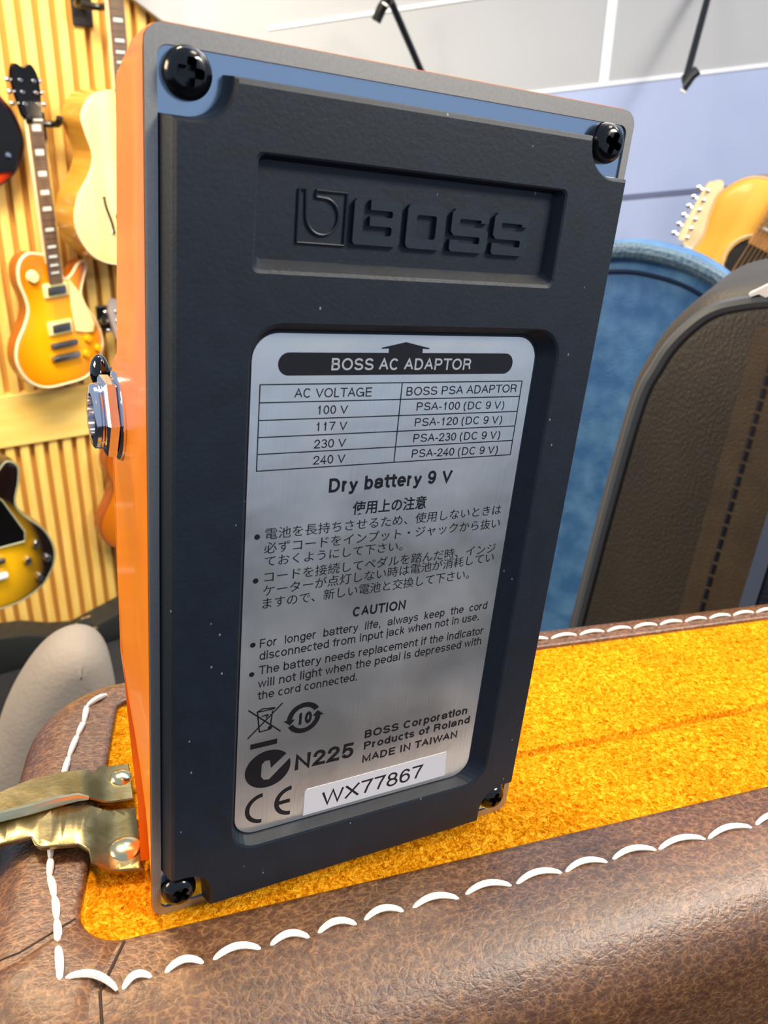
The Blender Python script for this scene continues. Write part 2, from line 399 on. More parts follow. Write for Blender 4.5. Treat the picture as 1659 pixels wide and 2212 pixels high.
    for i in range(6):
        x = (i-2.5)*.0072; bm = bmesh.new()
        tube(bm, [(x*1.35, -D-.026, sz0), (x, f-.009, n1+.003), (x*1.4, f-.002, n1+.05)], g.get('sr', .0006), 4)
        obj('string', bm, g.get('strm', M_nickel), root)
    return root
def gplace(M0, x, y, z, roll=0.0, yaw=0.0): return M0 @ Matrix.Translation((x, y, z)) @ Matrix.Rotation(yaw, 4, 'Z') @ Matrix.Rotation(roll, 4, 'Y')
M_mahog = mat('amber_mahogany', (176, 92, 14), 0.25, c2=(140, 66, 8), nscale=20, stretch=(1, 1, .2), coat=.4)
M_rose = mat('rosewood', (120, 92, 70), 0.5, c2=(96, 72, 54), nscale=60, stretch=(1, 1, .15))
M_pearl = mat('pearl_inlay', (235, 238, 232), 0.3)
M_amberk = mat('amber_knob', (240, 170, 20), 0.2, coat=.3)
M_greycov = mat('nickel_cover', (110, 112, 118), 0.35, .8)
M_honey = burst('honey_burst', (255, 172, 12), (216, 112, 6), .16, .09, .20)
wall = 'guitars hanging on the slatted wall'
p = sl(124, 826, .075)
lp = guitar('electric_guitar', gplace(MS, p.x+.002, -.06, p.z, 0, .38), 'honey sunburst single-cutaway electric guitar with cream pickguard hanging on pale slats', dict(
    out=LP_OUT, depth=.05, side=M_mahog, top=M_honey, bind=M_bind, bw=.005, neck=(.335, .80, .047), neckm=M_bind, board=M_rose, inlay=M_pearl, head='open', headm=M_blackgloss,
    pick=[(0, .315, .088, .044, M_cream, M_greycov), (0, .195, .088, .044, M_cream, M_greycov)],
    bars=[('bridge', .004, .140, .098, .018, M_greycov), ('tailpiece', .004, .098, .106, .020, M_nickel)],
    knobs=[(.098, .14, .013, M_amberk), (.135, .10, .013, M_amberk), (.085, .09, .013, M_amberk), (.115, .055, .013, M_amberk), (-.075, .365, .02, M_cream)],
    guard=([(.048, .345), (.088, .29), (.128, .185), (.120, .160), (.085, .165), (.052, .175), (.046, .25)], M_cream, .014), group=wall))
M_blonde = mat('blonde_spruce', (252, 234, 160), 0.25, c2=(246, 222, 138), nscale=14, stretch=(3, 1, .15), coat=.4)
M_maples = mat('flamed_maple_side', (206, 152, 62), 0.25, c2=(184, 126, 44), nscale=10, stretch=(.3, .3, 4), coat=.4)
p = sl(242, 566, .12)
guitar('archtop_guitar', gplace(MS, p.x+.03, -.06, p.z, 0, .3), 'blonde archtop guitar with deep flamed maple sides, half hidden behind the pedal', dict(
    out=AR_OUT, depth=.105, side=M_maples, top=M_blonde, bind=M_bind, bw=.003, neck=(.44, .98, .05), neckm=M_bind, board=M_rose, inlay=M_pearl, head='open', headm=M_blackgloss,
    fh=[-1, 1], bars=[('bridge', 0, .15, .12, .012, M_black)], sz=.05, group=wall))
M_sun = burst('tobacco_sunburst', (246, 186, 16), (22, 12, 10), .15, .085, .185)
p = sl(-24, 1322, .62)
guitar('hollow_body_guitar', gplace(MS, p.x, -.57, p.z, 0, .1), 'tobacco sunburst hollow body guitar with dark edge and black pickguard, low at the left edge', dict(
    out=ES_OUT, depth=.055, side=mat('dark_walnut', (26, 15, 12), 0.2, coat=.5), top=M_sun, bind=mat('aged_binding', (150, 150, 120), 0.4), bw=.003, neck=(.36, .90, .047), board=mat('ebony_board', (40, 44, 42), .4), inlay=M_pearl, head='open', headm=M_blackgloss,
    pick=[(0, .30, .09, .075, M_white_pl, mat('gold_foil', (226, 160, 20), .3, .5)), (0, .205, .085, .04, M_black, M_greycov)], bars=[('bridge', 0, .165, .12, .016, M_nickel), ('tailpiece', 0, .115, .12, .018, M_white_pl)],
    knobs=[(.15, .185, .012, M_chrome), (.175, .13, .012, M_chrome), (.12, .14, .012, M_chrome), (.145, .075, .012, M_chrome)],
    guard=([(.03, .41), (.08, .345), (.125, .235), (.12, .205), (.05, .205), (.03, .25)], M_blackgloss, .012), gbind=mat('guard_cream', (170, 172, 140), .4), group=wall))
p = sl(-92, 415, .08)
guitar('red_guitar', gplace(MS, p.x, -.03, p.z), 'red electric guitar with black pickguard cut off by the upper left edge', dict(
    out=ES_OUT, depth=.045, side=mat('dark_red_side', (40, 14, 14), 0.2, coat=.5), top=burst('red_burst', (232, 70, 20), (30, 8, 8), .14, .12, .20), neck=(.36, .85, .047), board=M_rose, head='row', headm=M_black,
    guard=([(.02, .10), (.1, .05), (.165, .06), (.195, .14), (.176, .21), (.128, .28), (.11, .325), (.128, .385), (.130, .43), (.1, .44), (.04, .39), (.03, .25)], M_blackgloss, .012),
    knobs=[(.15, .10, .01, M_chrome), (.12, .34, .008, M_chrome), (.105, .30, .008, M_chrome)], group=wall))
p = sl(262, 1180, .08)
guitar('brown_guitar', gplace(MS, p.x+.07, -.05, p.z, 0, .2), 'glossy orange-brown guitar low on the slats, mostly hidden behind the pedal', dict(
    out=LP_OUT, depth=.05, side=mat('red_brown_side', (168, 84, 40), .2, c2=(140, 66, 30), nscale=8, coat=.5), top=burst('cherry_burst', (216, 122, 10), (170, 80, 14), .16, .1, .22), bind=mat('brown_edge', (150, 74, 30), .3), neck=(.335, .80, .047), board=M_rose, inlay=M_pearl, head='open', headm=mat('grey_burl', (150, 140, 140), .4), group=wall))
# wall hangers: a plate, an arm and a padded fork each
def hanger(px, py, label, d=.1):
    q = sl(px, py, d); root = empty('guitar_hanger', MS @ Matrix.Translation((q.x, 0, q.z)), label, 'hanger', 'guitar wall hangers')
    bm = bmesh.new(); box(bm, -.03, .03, -.012, 0, -.05, .03, bevel=.004); obj('mounting_plate', bm, M_black, root)
    bm = bmesh.new(); tube(bm, [(0, -.01, 0), (0, -d+.02, 0)], .008, 10); obj('arm', bm, M_black, root, True)
    bm = bmesh.new(); tube(bm, spline([Vector(v) for v in [(-.042, -d-.035, .02), (-.040, -d-.02, .004), (-.034, -d+.012, 0), (0, -d+.02, 0), (.034, -d+.012, 0), (.040, -d-.02, .004), (.042, -d-.035, .02)]], 4, False), .010, 10); obj('fork', bm, M_black, root, True)
hanger(92, 268, 'black wall hanger holding the honey sunburst guitar')
hanger(196, 12, 'black wall hanger holding the blonde archtop guitar')
hanger(246, 692, 'black wall hanger under the grey headstock beside the pedal')

# right side: acoustic guitars and a maple headstock in front of the pale wall
RISE = []
pG = at(1600, 560, 2.05); MG = frame(pG, RIGHTH*math.cos(.12)+FWDH*math.sin(.12)*-1); MGi = MG.inverted(); dG = Vector(MG.col[1][:3])
def gl(px, py, d=0.0): return MGi @ hit(px, py, pG + dG*d, dG)
M_ambtop = mat('amber_spruce', (255, 196, 72), 0.3, c2=(250, 184, 58), nscale=12, stretch=(4, 1, .1), coat=.3)
c = gl(1632, 562)
roll = math.radians(19)
Mg = MG @ Matrix.Translation((c.x, 0, c.z)) @ Matrix.Rotation(-.42, 4, 'Z') @ Matrix.Rotation(roll, 4, 'Y') @ Matrix.Translation((0, .05, -.325))
RISE.append(Mg); guitar('acoustic_guitar', Mg, 'amber acoustic guitar with black pickguard leaning at the right edge', dict(
    out=AC_OUT, depth=.1, side=mat('sapele_side', (150, 96, 30), .3, coat=.3), top=M_ambtop, bind=mat('tan_binding', (236, 196, 140), .4), bw=.0025, neck=(.36, .83, .055), neckm=M_maples, board=mat('pale_rosewood', (206, 150, 84), .5, c2=(170, 116, 60), nscale=30), inlay=M_pearl, head='slim', headm=M_rose,
    hole=(0, .325, .052), guard=([(-.02, .378), (.052, .40), (.118, .35), (.10, .28), (.060, .262), (-.02, .268), (-.048, .30), (-.05, .33)], mat('black_guard', (38, 36, 34), .35), .0085), strm=M_string, sr=.0011, bars=[('bridge', 0, .15, .15, .025, M_rose)]))
c = gl(1668, 700, .35)
Mg = MG @ Matrix.Translation((c.x, .35, c.z)) @ Matrix.Rotation(math.radians(6), 4, 'Y') @ Matrix.Translation((0, .05, -.33))
RISE.append(Mg); guitar('amber_guitar', Mg, 'deep amber gloss guitar standing behind the amber acoustic guitar', dict(
    out=AR_OUT, depth=.1, side=M_mahog, top=mat('amber_gloss', (214, 156, 6), .2, c2=(196, 128, 4), nscale=5, coat=.5), bind=M_bind, bw=.003, neck=(.42, .74, .06), neckm=mat('walnut_neck', (150, 116, 78), .4), board=mat('walnut_board', (150, 116, 78), .4, c2=(126, 94, 60), nscale=30), head='slim', headm=mat('tan_head', (196, 158, 96), .35), tun=M_cream, strm=M_string, hole=(0, .33, .05)))
c = gl(1484, 532, .6)
Mg = MG @ Matrix.Translation((c.x, .6, c.z)) @ Matrix.Rotation(math.radians(14), 4, 'Y') @ Matrix.Translation((0, 0, -.70))
M_maple = mat('pale_maple', (236, 214, 170), .35, c2=(224, 198, 150), nscale=20, stretch=(1, 1, .2))
RISE.append(Mg); guitar('solid_body_guitar', Mg, 'electric guitar with pale maple headstock and six tuners rising behind the blue case', dict(
    out=LP_OUT, depth=.045, side=M_white_pl, top=M_white_pl, neck=(.34, .70, .042), neckm=M_maple, board=M_maple, head='row', headm=M_maple))
def riser(M, hx, hy0, hy1):
    z = min((M @ Vector((x, 0, 0))).z for x in (-.02, 0, .02)); c = M @ Vector((0, -.04, 0))
    bm = bmesh.new(); box(bm, -hx, hx, -hy0, hy1, -z, -.003, bevel=.004)
    m = frame((c.x, c.y, z), Vector(MG.col[0][:3])); tag(obj('floor_riser', bm, M_riser, M=m), kind='structure')
M_riser = mat('black_riser', (28, 28, 30), .7)
for q in RISE: riser(q, .13, .12, .12)
# black hanger rods in front of the pale wall
def rod(a, b, hook, label, d0=.0, d1=.35):
    P0 = bk(*a, d0); P1 = bk(*b, d1); H0 = bk(*hook, d1)
    M = MB @ Matrix.Translation((P0.x, -d0, P0.z)); iv = Vector((P0.x, -d0, P0.z))
    root = empty('hanger_rod', M, label, 'hanger', 'black hanger rods on the back wall')
    p1 = Vector((P1.x, -d1, P1.z))-iv; h = Vector((H0.x, -d1, H0.z))-iv
    bm = bmesh.new(); box(bm, -.03, .03, -.004, 0, -.03, .03, bevel=.002); obj('wall_plate', bm, M_black, root)
    bm = bmesh.new(); tube(bm, [(0, 0, 0), tuple(p1)], .010, 10); obj('arm', bm, M_black, root, True)
    bm = bmesh.new(); tube(bm, [tuple(p1*.97), tuple(p1+Vector((0, -.01, -.012))), tuple((p1+h)/2), tuple(h)], .014, 10); obj('hook', bm, M_black, root, True)
    bm = bmesh.new(); lathe(bm, [(0, 0), (.010, .001), (.010, .006), (0, .007)], rotM((-.5, 0, -1), p1+Vector((-.004, -.016, -.022))), 12); obj('end_cap', bm, M_white_pl, root)
rod((1560, -120), (1480, 176), (1506, 152), 'black hanger rod with hooked end at the upper right')
rod((960, 270), (838, -12), (812, 46), 'black hanger rod slanting down behind the pedal top edge', .02, .3)
# ------------------------------------------------------------------ cases standing behind the brown one
def outline_case(name, label, cat, pxs, dist, ref, yaw, depth, m_face, m_side, prof_r, extra):
    p = at(ref[0], ref[1], dist); X = RIGHTH*math.cos(yaw)+FWDH*math.sin(yaw); M = frame(p, X); Mi = M.inverted(); n = Vector(M.col[1][:3])
    zf = ZST-p.z
    def lp(px, py, d=0.0):
        q = Mi @ hit(px, py, p + n*d, n); return (q.x, q.z)
    pts = [lp(*q) for q in pxs]
    base = [(pts[0][0], zf), (pts[-1][0], zf)]
    sp = [(v.x, v.y) for v in spline([Vector((a, b, 0)) for a, b in pts], 6, False)]
    sp = [q for q in sp if q[1] > zf+.004]
    poly = [(sp[0][0], zf)]+sp+[(sp[-1][0], zf)]
    area_ = sum(poly[i-1][0]*poly[i][1]-poly[i][0]*poly[i-1][1] for i in range(len(poly)))
    if area_ < 0: poly = poly[::-1]
    root = empty(name, M @ Matrix.Translation((0, 0, zf)), label, cat)
    sh = Vector((0, 0, -zf))
    fn = lambda q, d: Vector((q[0], d, q[1]))+sh
    bm = bmesh.new(); r = prof_r
    puffed(bm, poly, fn, [(r, 0), (r*.35, r*.25), (.0005, r), (0, r*1.5), (0, depth-r), (r, depth)])
    b = obj('shell', bm, m_side, root, True, angle=50)
    extra(root, poly, sp, lp, sh)
    return root
M_blue = mat('blue_tolex', (58, 108, 162), 0.42, c2=(98, 148, 194), nscale=45, ndetail=8, bump=0.5, bscale=600, bdist=.0006, lo=.4, hi=.7)
M_blueb = mat('blue_binding', (50, 86, 122), 0.55, c2=(104, 128, 140), nscale=500, bump=0.8, bscale=500, bdist=.001)
def blue_extra(root, poly, sp, lp, sh):
    q = [Vector((a, -.002, b))+sh for a, b in sp]
    bm = bmesh.new(); tube(bm, q, .0058, 10); obj('edge_binding', bm, M_blueb, root, True)
    inner = offset_poly(poly, .014)
    bm = bmesh.new(); tube(bm, [Vector((p[0], -.0005, p[1]))+sh for p in inner if p[1] > poly[0][1]+.03], .0016, 6); obj('seam', bm, mat('navy_seam', (10, 36, 70), .6), root, True)
outline_case('instrument_case', 'blue textured hard case with rounded top and thick edge binding behind the black padded bag', 'case',
    [(1110, 1500), (1120, 1000), (1150, 760), (1200, 610), (1270, 552), (1345, 541), (1420, 550), (1500, 575), (1570, 618), (1640, 690), (1690, 800), (1710, 1000), (1710, 1500)],
    .62, (1400, 800), -.36, .08, M_blue, M_blue, .012, blue_extra)
M_bleather = mat('black_leather', (52, 48, 41), 0.48, c2=(60, 55, 46), nscale=30, bump=0.55, bscale=750, bdist=.001, stretch=(1, 1, .6))
M_band = mat('brown_black_band', (82, 72, 56), 0.5, c2=(72, 62, 50), nscale=60, bump=.4, bscale=700)
M_mesh = mat('dark_blue_mesh', (26, 38, 66), 0.6, c2=(10, 14, 26), nscale=900, stretch=(.2, 1, 1), bump=.5, bscale=900)
def black_extra(root, poly, sp, lp, sh):
    y = lambda d: (lambda q: Vector((q[0], d, q[1]))+sh)
    bm = bmesh.new(); off = offset_poly(poly, .0075)
    tube(bm, [Vector((p[0], .0015, p[1]))+sh for p in off if p[1] > poly[0][1]+.02], .0032, 8); obj('piping', bm, mat('grey_piping', (70, 76, 82), .45), root, True)
    L = lambda t: lp(1617+(1471-1617)*t, 765+(1307-765)*t); R = lambda t: lp(1650+(1563-1650)*t, 950+(1303-950)*t)
    S = lambda t: lp(1659+(1517-1659)*t, 807+(1307-807)*t)
    def edge(f, a, b): return [f(a+(b-a)*i/8) for i in range(9)]
    dx = lp(1617, 765)[0]-lp(1659, 765)[0]
    l = edge(L, -.12, 1.3); s = edge(S, -.12, 1.3); w = .012
    bm = bmesh.new(); slab(bm, [l+[(q[0]+.027, q[1]) for q in l[::-1]]], y(-.0012), y(.004)); bd = obj('seam_band', bm, M_band, root)
    bm = bmesh.new()
    for i in range(26):
        a, b = S(-.1+i*.054), S(-.1+i*.054+.038)
        tube(bm, [Vector((a[0], -.0016, a[1]))+sh, Vector((b[0], -.0016, b[1]))+sh], .0011, 6)
    obj('stitching', bm, mat('navy_thread', (14, 18, 34), .6), bd)
    r = [(q[0]+.027, q[1]) for q in l]
    bm = bmesh.new(); slab(bm, [r+[(q[0]+.007, q[1]) for q in r[::-1]]], y(-.0022), y(.004)); obj('zip_tape', bm, mat('blue_grey_tape', (84, 98, 124), .5), root)
    r2 = [(q[0]+.034, q[1]) for q in l]
    bm = bmesh.new(); slab(bm, [r2+[(q[0]+.09, q[1]) for q in r2[::-1]]], y(-.0008), y(.004)); obj('mesh_pocket', bm, M_mesh, root)
    tp = [lp(*q) for q in [(1618, 634), (1636, 626), (1662, 613), (1715, 608), (1710, 640), (1668, 637), (1655, 641), (1640, 634), (1622, 640)]]
    bm = bmesh.new(); slab(bm, [tp], y(-.002), y(.006)); obj('label_tab', bm, M_white_pl, root)
outline_case('padded_bag', 'black leather padded bag with rounded top and stitched seam behind the suede strip', 'bag',
    [(1150, 1600), (1205, 1400), (1277, 1115), (1346, 865), (1388, 777), (1427, 719), (1484, 665), (1534, 636), (1592, 621), (1659, 613), (1760, 612), (1850, 640), (1950, 720), (2050, 900), (2100, 1200), (2120, 1600)],
    .42, (1500, 900), -.50, .12, M_bleather, M_bleather, .014, black_extra)
M_greyf = mat('taupe_felt', (152, 142, 130), 0.9, c2=(138, 129, 120), nscale=14, bump=.3, bscale=300, bdist=.002)
def grey_extra(root, poly, sp, lp, sh):
    pass
outline_case('gig_bag', 'taupe felt gig bag with rounded shoulder standing left of the pedal', 'bag',
    [(-60, 1980), (-30, 1760), (10, 1610), (60, 1510), (115, 1445), (170, 1418), (215, 1424), (244, 1458), (260, 1520), (268, 1600), (275, 1720), (280, 1900)],
    .62, (160, 1500), .45, .06, M_greyf, M_greyf, .02, grey_extra)
# black guitar cases leaning under the slats
M_caseblk = mat('black_case_vinyl', (38, 40, 40), 0.4, bump=.3, bscale=200)
def low_case(pxs, d, label, latches):
    q = [sl(*p, d) for p in pxs]; c = q[0]; zf = -pS.z-c.z
    root = empty('guitar_case', MS @ Matrix.Translation((c.x, -d, -pS.z)), label, 'case', 'black guitar cases under the slats')
    o = Vector((c.x, 0, -pS.z))
    P2 = [(p.x-o.x, p.z-o.z) for p in q]
    poly = P2+[(P2[-1][0], 0), (P2[0][0], 0)]
    if sum(poly[i-1][0]*poly[i][1]-poly[i][0]*poly[i-1][1] for i in range(len(poly))) < 0: poly = poly[::-1]
    bm = bmesh.new(); puffed(bm, poly, lambda p, y: Vector((p[0], y, p[1])), [(.02, 0), (.005, .006), (0, .02), (0, .11)]); obj('shell', bm, M_caseblk, root, True, angle=40)
    for l in latches:
        s = sl(*l, d+.004); bm = bmesh.new(); box(bm, s.x-o.x-.018, s.x-o.x+.018, -.008, .006, s.z-o.z-.014, s.z-o.z+.014, bevel=.004); obj('latch', bm, M_chrome, root)
low_case([(-60, 1388), (60, 1372), (120, 1376), (170, 1372), (300, 1302), (420, 1245)], .14, 'black guitar case with chrome latches along the foot of the slatted wall', [(187, 1340), (160, 1357), (203, 1364)])

# ------------------------------------------------------------------ brown leather case (K frame: u along its length, v across)
MK = A @ Matrix.Rotation(math.radians(-5.8), 4, 'Z')
def leather_mat(name, c, crease, dark, scale=900, stretch=(1, 1, 1), rough=.42):
    m = bpy.data.materials.new(name); m.use_nodes = True; nt = m.node_tree; N = nt.nodes; b = N['Principled BSDF']; Lk = nt.links.new
    tc = N.new('ShaderNodeTexCoord'); mp = N.new('ShaderNodeMapping'); mp.inputs['Scale'].default_value = stretch; Lk(tc.outputs['Object'], mp.inputs[0])
    wz = N.new('ShaderNodeTexNoise'); wz.inputs['Scale'].default_value = 350; wz.inputs['Detail'].default_value = 4; Lk(mp.outputs[0], wz.inputs['Vector'])
    ad = N.new('ShaderNodeMixRGB'); ad.blend_type = 'ADD'; ad.inputs[0].default_value = .0022; Lk(mp.outputs[0], ad.inputs[1]); Lk(wz.outputs['Color'], ad.inputs[2])
    vo = N.new('ShaderNodeTexVoronoi'); vo.feature = 'DISTANCE_TO_EDGE'; vo.inputs['Scale'].default_value = scale; Lk(ad.outputs[0], vo.inputs['Vector'])
    cr = N.new('ShaderNodeValToRGB'); cr.color_ramp.elements[0].position = .0; cr.color_ramp.elements[1].position = .16
    cr.color_ramp.elements[0].color = srgb(crease); cr.color_ramp.elements[1].color = srgb(c); Lk(vo.outputs['Distance'], cr.inputs[0])
    n2 = N.new('ShaderNodeTexNoise'); n2.inputs['Scale'].default_value = 800; n2.inputs['Detail'].default_value = 8; n2.inputs['Roughness'].default_value = .65; Lk(mp.outputs[0], n2.inputs['Vector'])
    r2 = N.new('ShaderNodeValToRGB'); r2.color_ramp.elements[0].position = .38; r2.color_ramp.elements[1].position = .62; Lk(n2.outputs[0], r2.inputs[0])
    mx = N.new('ShaderNodeMixRGB'); mx.blend_type = 'MIX'; Lk(r2.outputs[0], mx.inputs[0]); mx.inputs[1].default_value = srgb(dark); Lk(cr.outputs[0], mx.inputs[2])
    n3 = N.new('ShaderNodeTexNoise'); n3.inputs['Scale'].default_value = 60; n3.inputs['Detail'].default_value = 3; Lk(tc.outputs['Object'], n3.inputs['Vector'])
    r3 = N.new('ShaderNodeMapRange'); r3.inputs[1].default_value = .3; r3.inputs[2].default_value = .7; r3.inputs[3].default_value = .78; r3.inputs[4].default_value = 1.15; Lk(n3.outputs[0], r3.inputs[0])
    m3 = N.new('ShaderNodeMixRGB'); m3.blend_type = 'MULTIPLY'; m3.inputs[0].default_value = 1; Lk(mx.outputs[0], m3.inputs[1]); Lk(r3.outputs[0], m3.inputs[2]); Lk(m3.outputs[0], b.inputs['Base Color'])
    b.inputs['Roughness'].default_value = rough
    h = N.new('ShaderNodeMath'); h.operation = 'MULTIPLY_ADD'; Lk(n2.outputs[0], h.inputs[0]); h.inputs[1].default_value = 1.6; mn = N.new('ShaderNodeMath'); mn.operation = 'MINIMUM'; Lk(vo.outputs['Distance'], mn.inputs[0]); mn.inputs[1].default_value = .25; Lk(mn.outputs[0], h.inputs[2])
    b.inputs['Coat Weight'].default_value = .4; b.inputs['Coat Roughness'].default_value = .2
    bp = N.new('ShaderNodeBump'); bp.inputs['Strength'].default_value = .5; bp.inputs['Distance'].default_value = .0003; Lk(h.outputs[0], bp.inputs['Height']); Lk(bp.outputs[0], b.inputs['Normal'])
    b2 = N.new('ShaderNodeBump'); b2.inputs['Strength'].default_value = .35; b2.inputs['Distance'].default_value = .0002; Lk(h.outputs[0], b2.inputs['Height']); Lk(b2.outputs[0], b.inputs['Coat Normal'])
    return m
M_leather = leather_mat('brown_leather', (106, 70, 43), (146, 104, 67), (83, 53, 33), 900, (.75, 1, 1), .27)
M_suede = bpy.data.materials.new('amber_suede'); M_suede.use_nodes = True
def suede_nodes():
    nt = M_suede.node_tree; N = nt.nodes; b = N['Principled BSDF']; Lk = nt.links.new
    tc = N.new('ShaderNodeTexCoord')
    n1 = N.new('ShaderNodeTexNoise'); n1.inputs['Scale'].default_value = 900; n1.inputs['Detail'].default_value = 6; n1.inputs['Roughness'].default_value = .7; n1.inputs['Distortion'].default_value = 1.2; Lk(tc.outputs['Object'], n1.inputs['Vector'])
    cr = N.new('ShaderNodeValToRGB'); E = cr.color_ramp.elements; E[0].position = .35; E[1].position = .66; E[0].color = srgb((142, 72, 4)); E[1].color = srgb((246, 190, 52))
    e = E.new(.5); e.color = srgb((218, 136, 14)); Lk(n1.outputs[0], cr.inputs[0])
    n3 = N.new('ShaderNodeTexNoise'); n3.inputs['Scale'].default_value = 55; n3.inputs['Detail'].default_value = 4; Lk(tc.outputs['Object'], n3.inputs['Vector'])
    r3 = N.new('ShaderNodeMapRange'); r3.inputs[1].default_value = .3; r3.inputs[2].default_value = .7; r3.inputs[3].default_value = .84; r3.inputs[4].default_value = 1.1; Lk(n3.outputs[0], r3.inputs[0])
    m3 = N.new('ShaderNodeMixRGB'); m3.blend_type = 'MULTIPLY'; m3.inputs[0].default_value = 1; Lk(cr.outputs[0], m3.inputs[1]); Lk(r3.outputs[0], m3.inputs[2]); Lk(m3.outputs[0], b.inputs['Base Color'])
    b.inputs['Roughness'].default_value = .95; b.inputs['Specular IOR Level'].default_value = .0; b.inputs['Sheen Weight'].default_value = .0; b.inputs['Sheen Tint'].default_value = srgb((255, 200, 90))
    n2 = N.new('ShaderNodeTexNoise'); n2.inputs['Scale'].default_value = 1300; n2.inputs['Detail'].default_value = 6; n2.inputs['Distortion'].default_value = 1.0; Lk(tc.outputs['Object'], n2.inputs['Vector'])
    bp = N.new('ShaderNodeBump'); bp.inputs['Strength'].default_value = .8; bp.inputs['Distance'].default_value = .0006; Lk(n2.outputs[0], bp.inputs['Height']); Lk(bp.outputs[0], b.inputs['Normal'])
suede_nodes()
case = empty('guitar_case', MK, 'brown leather guitar case with amber suede stripe and white stitching under the pedal', 'case')
def poly_round(cs, rs, nseg=14, nedge=60):
    n = len(cs); arcs = []
    for i in range(n):
        a, b, c = Vector(cs[i-1]), Vector(cs[i]), Vector(cs[(i+1) % n]); e1 = (a-b).normalized(); e2 = (c-b).normalized()
        ang = e1.angle(e2); d = rs[i]/math.tan(ang/2); ctr = b+(e1+e2).normalized()*(rs[i]/math.sin(ang/2))
        s = (b+e1*d)-ctr; t = (b+e2*d)-ctr; a0 = math.atan2(s.y, s.x); a1 = math.atan2(t.y, t.x)
        while a1 < a0: a1 += 2*PI
        if a1-a0 > PI: a1 -= 2*PI
        arcs.append([ctr+Vector((math.cos(a0+(a1-a0)*k/nseg), math.sin(a0+(a1-a0)*k/nseg)))*rs[i] for k in range(nseg+1)])
    out = []
    for i in range(n):
        out += arcs[i]; p, q = arcs[i][-1], arcs[(i+1) % n][0]
        out += [p.lerp(q, (k/nedge)) for k in range(1, nedge)]
    return out
UL = 620
INN = poly_round([(-12.0, -3.4), (UL, -2.2), (UL, 60.0), (-0.6, 60.0)], [6.5, 2, 2, 3])
FLT = poly_round([(-21.5, -11.8), (UL+12, -11.8), (UL+12, 65.5), (-9.0, 65.5)], [11, 8, 8, 15])
nF = len(FLT)
def fnorm(i):
    t = FLT[(i+1) % nF]-FLT[i-1]; return Vector((t.y, -t.x)).normalized()
NRM = [fnorm(i) for i in range(nF)]
def roll_r(n): 
    w = [(n.y < 0 and n.y**2 or 0, 18), (n.x < 0 and n.x**2 or 0, 9), (n.y > 0 and n.y**2 or 0, 5.5), (n.x > 0 and n.x**2 or 0, 12)]
    return sum(a*b for a, b in w)/sum(a for a, b in w)
def leather_pt(i, s, lift=0.0):
    """s: 0..1 across the flat strip, 1..2 round the roll, 2..3 down the side"""
    i %= nF; n = NRM[i]; r = roll_r(n)
    if s <= 1:
        p = INN[i].lerp(FLT[i], s); z = 1.1; nz = Vector((0, 0, 1))
        # the strip dips slightly along the stitch line
        q = Vector((p.x, p.y, z))
    elif s <= 2:
        a = (s-1)*PI/2; p = FLT[i]+n*r*math.sin(a); z = 1.1-r*(1-math.cos(a)); nz = Vector((n.x*math.sin(a), n.y*math.sin(a), math.cos(a))); q = Vector((p.x, p.y, z))
    else:
        p = FLT[i]+n*r; q = Vector((p.x, p.y, 1.1-r-(s-2)*380)); nz = Vector((n.x, n.y, 0))
    return (q+nz*lift)*.001
bm = bmesh.new()
SS = [0, .15, .4, .6, .8, .9, 1]+[1+k/10 for k in range(1, 11)]+[2.03, 2.1, 2.4, 3]
rs = [[bm.verts.new(Vector((INN[i].x, INN[i].y, -.6))*.001) for i in range(nF)]]
rs.append([bm.verts.new(Vector((INN[i].x, INN[i].y, .75))*.001) for i in range(nF)])
SS[0] = .05
for s in SS: rs.append([bm.verts.new(leather_pt(i, s)) for i in range(nF)])
for a, b in zip(rs, rs[1:]): bridge(bm, a, b)
fill(bm, [rs[-1]], None)
obj('leather_shell', bm, M_leather, case, True, angle=60)
bm = bmesh.new()                                             # suede stripe with the lid groove
us = [-13+i*6 for i in range(int((UL+14)/6)+1)]+[UL+1]; vs_ = [-4, -2, 2, 6, 10, 14, 17, 19, 20, 20.7, 21.2, 21.6, 22.0, 22.6, 23.4, 24.5, 26, 30, 36, 44, 52, 58, 61]
g = []
for u in us:
    row = []
    for v in vs_:
        u_ = max(u, -12.6+(v+3.4)*.18)
        gz = -1.5*math.exp(-((v-21.6)/.55)**2) + .45*math.exp(-((v-24.2)/2.2)**2) + .12*noise.noise(Vector((u*.06, v*.06, 0)))
        if -2 < u < 80: gz = min(gz, .05)
        row.append(bm.verts.new(v3((u_, min(v+.5*math.sin(u*.05), 60.6), gz-.02))))
    g.append(row)
for a, b in zip(g, g[1:]):
    for k in range(len(vs_)-1): bm.faces.new((a[k], b[k], b[k+1], a[k+1]))
obj('suede_stripe', bm, M_suede, case, True)
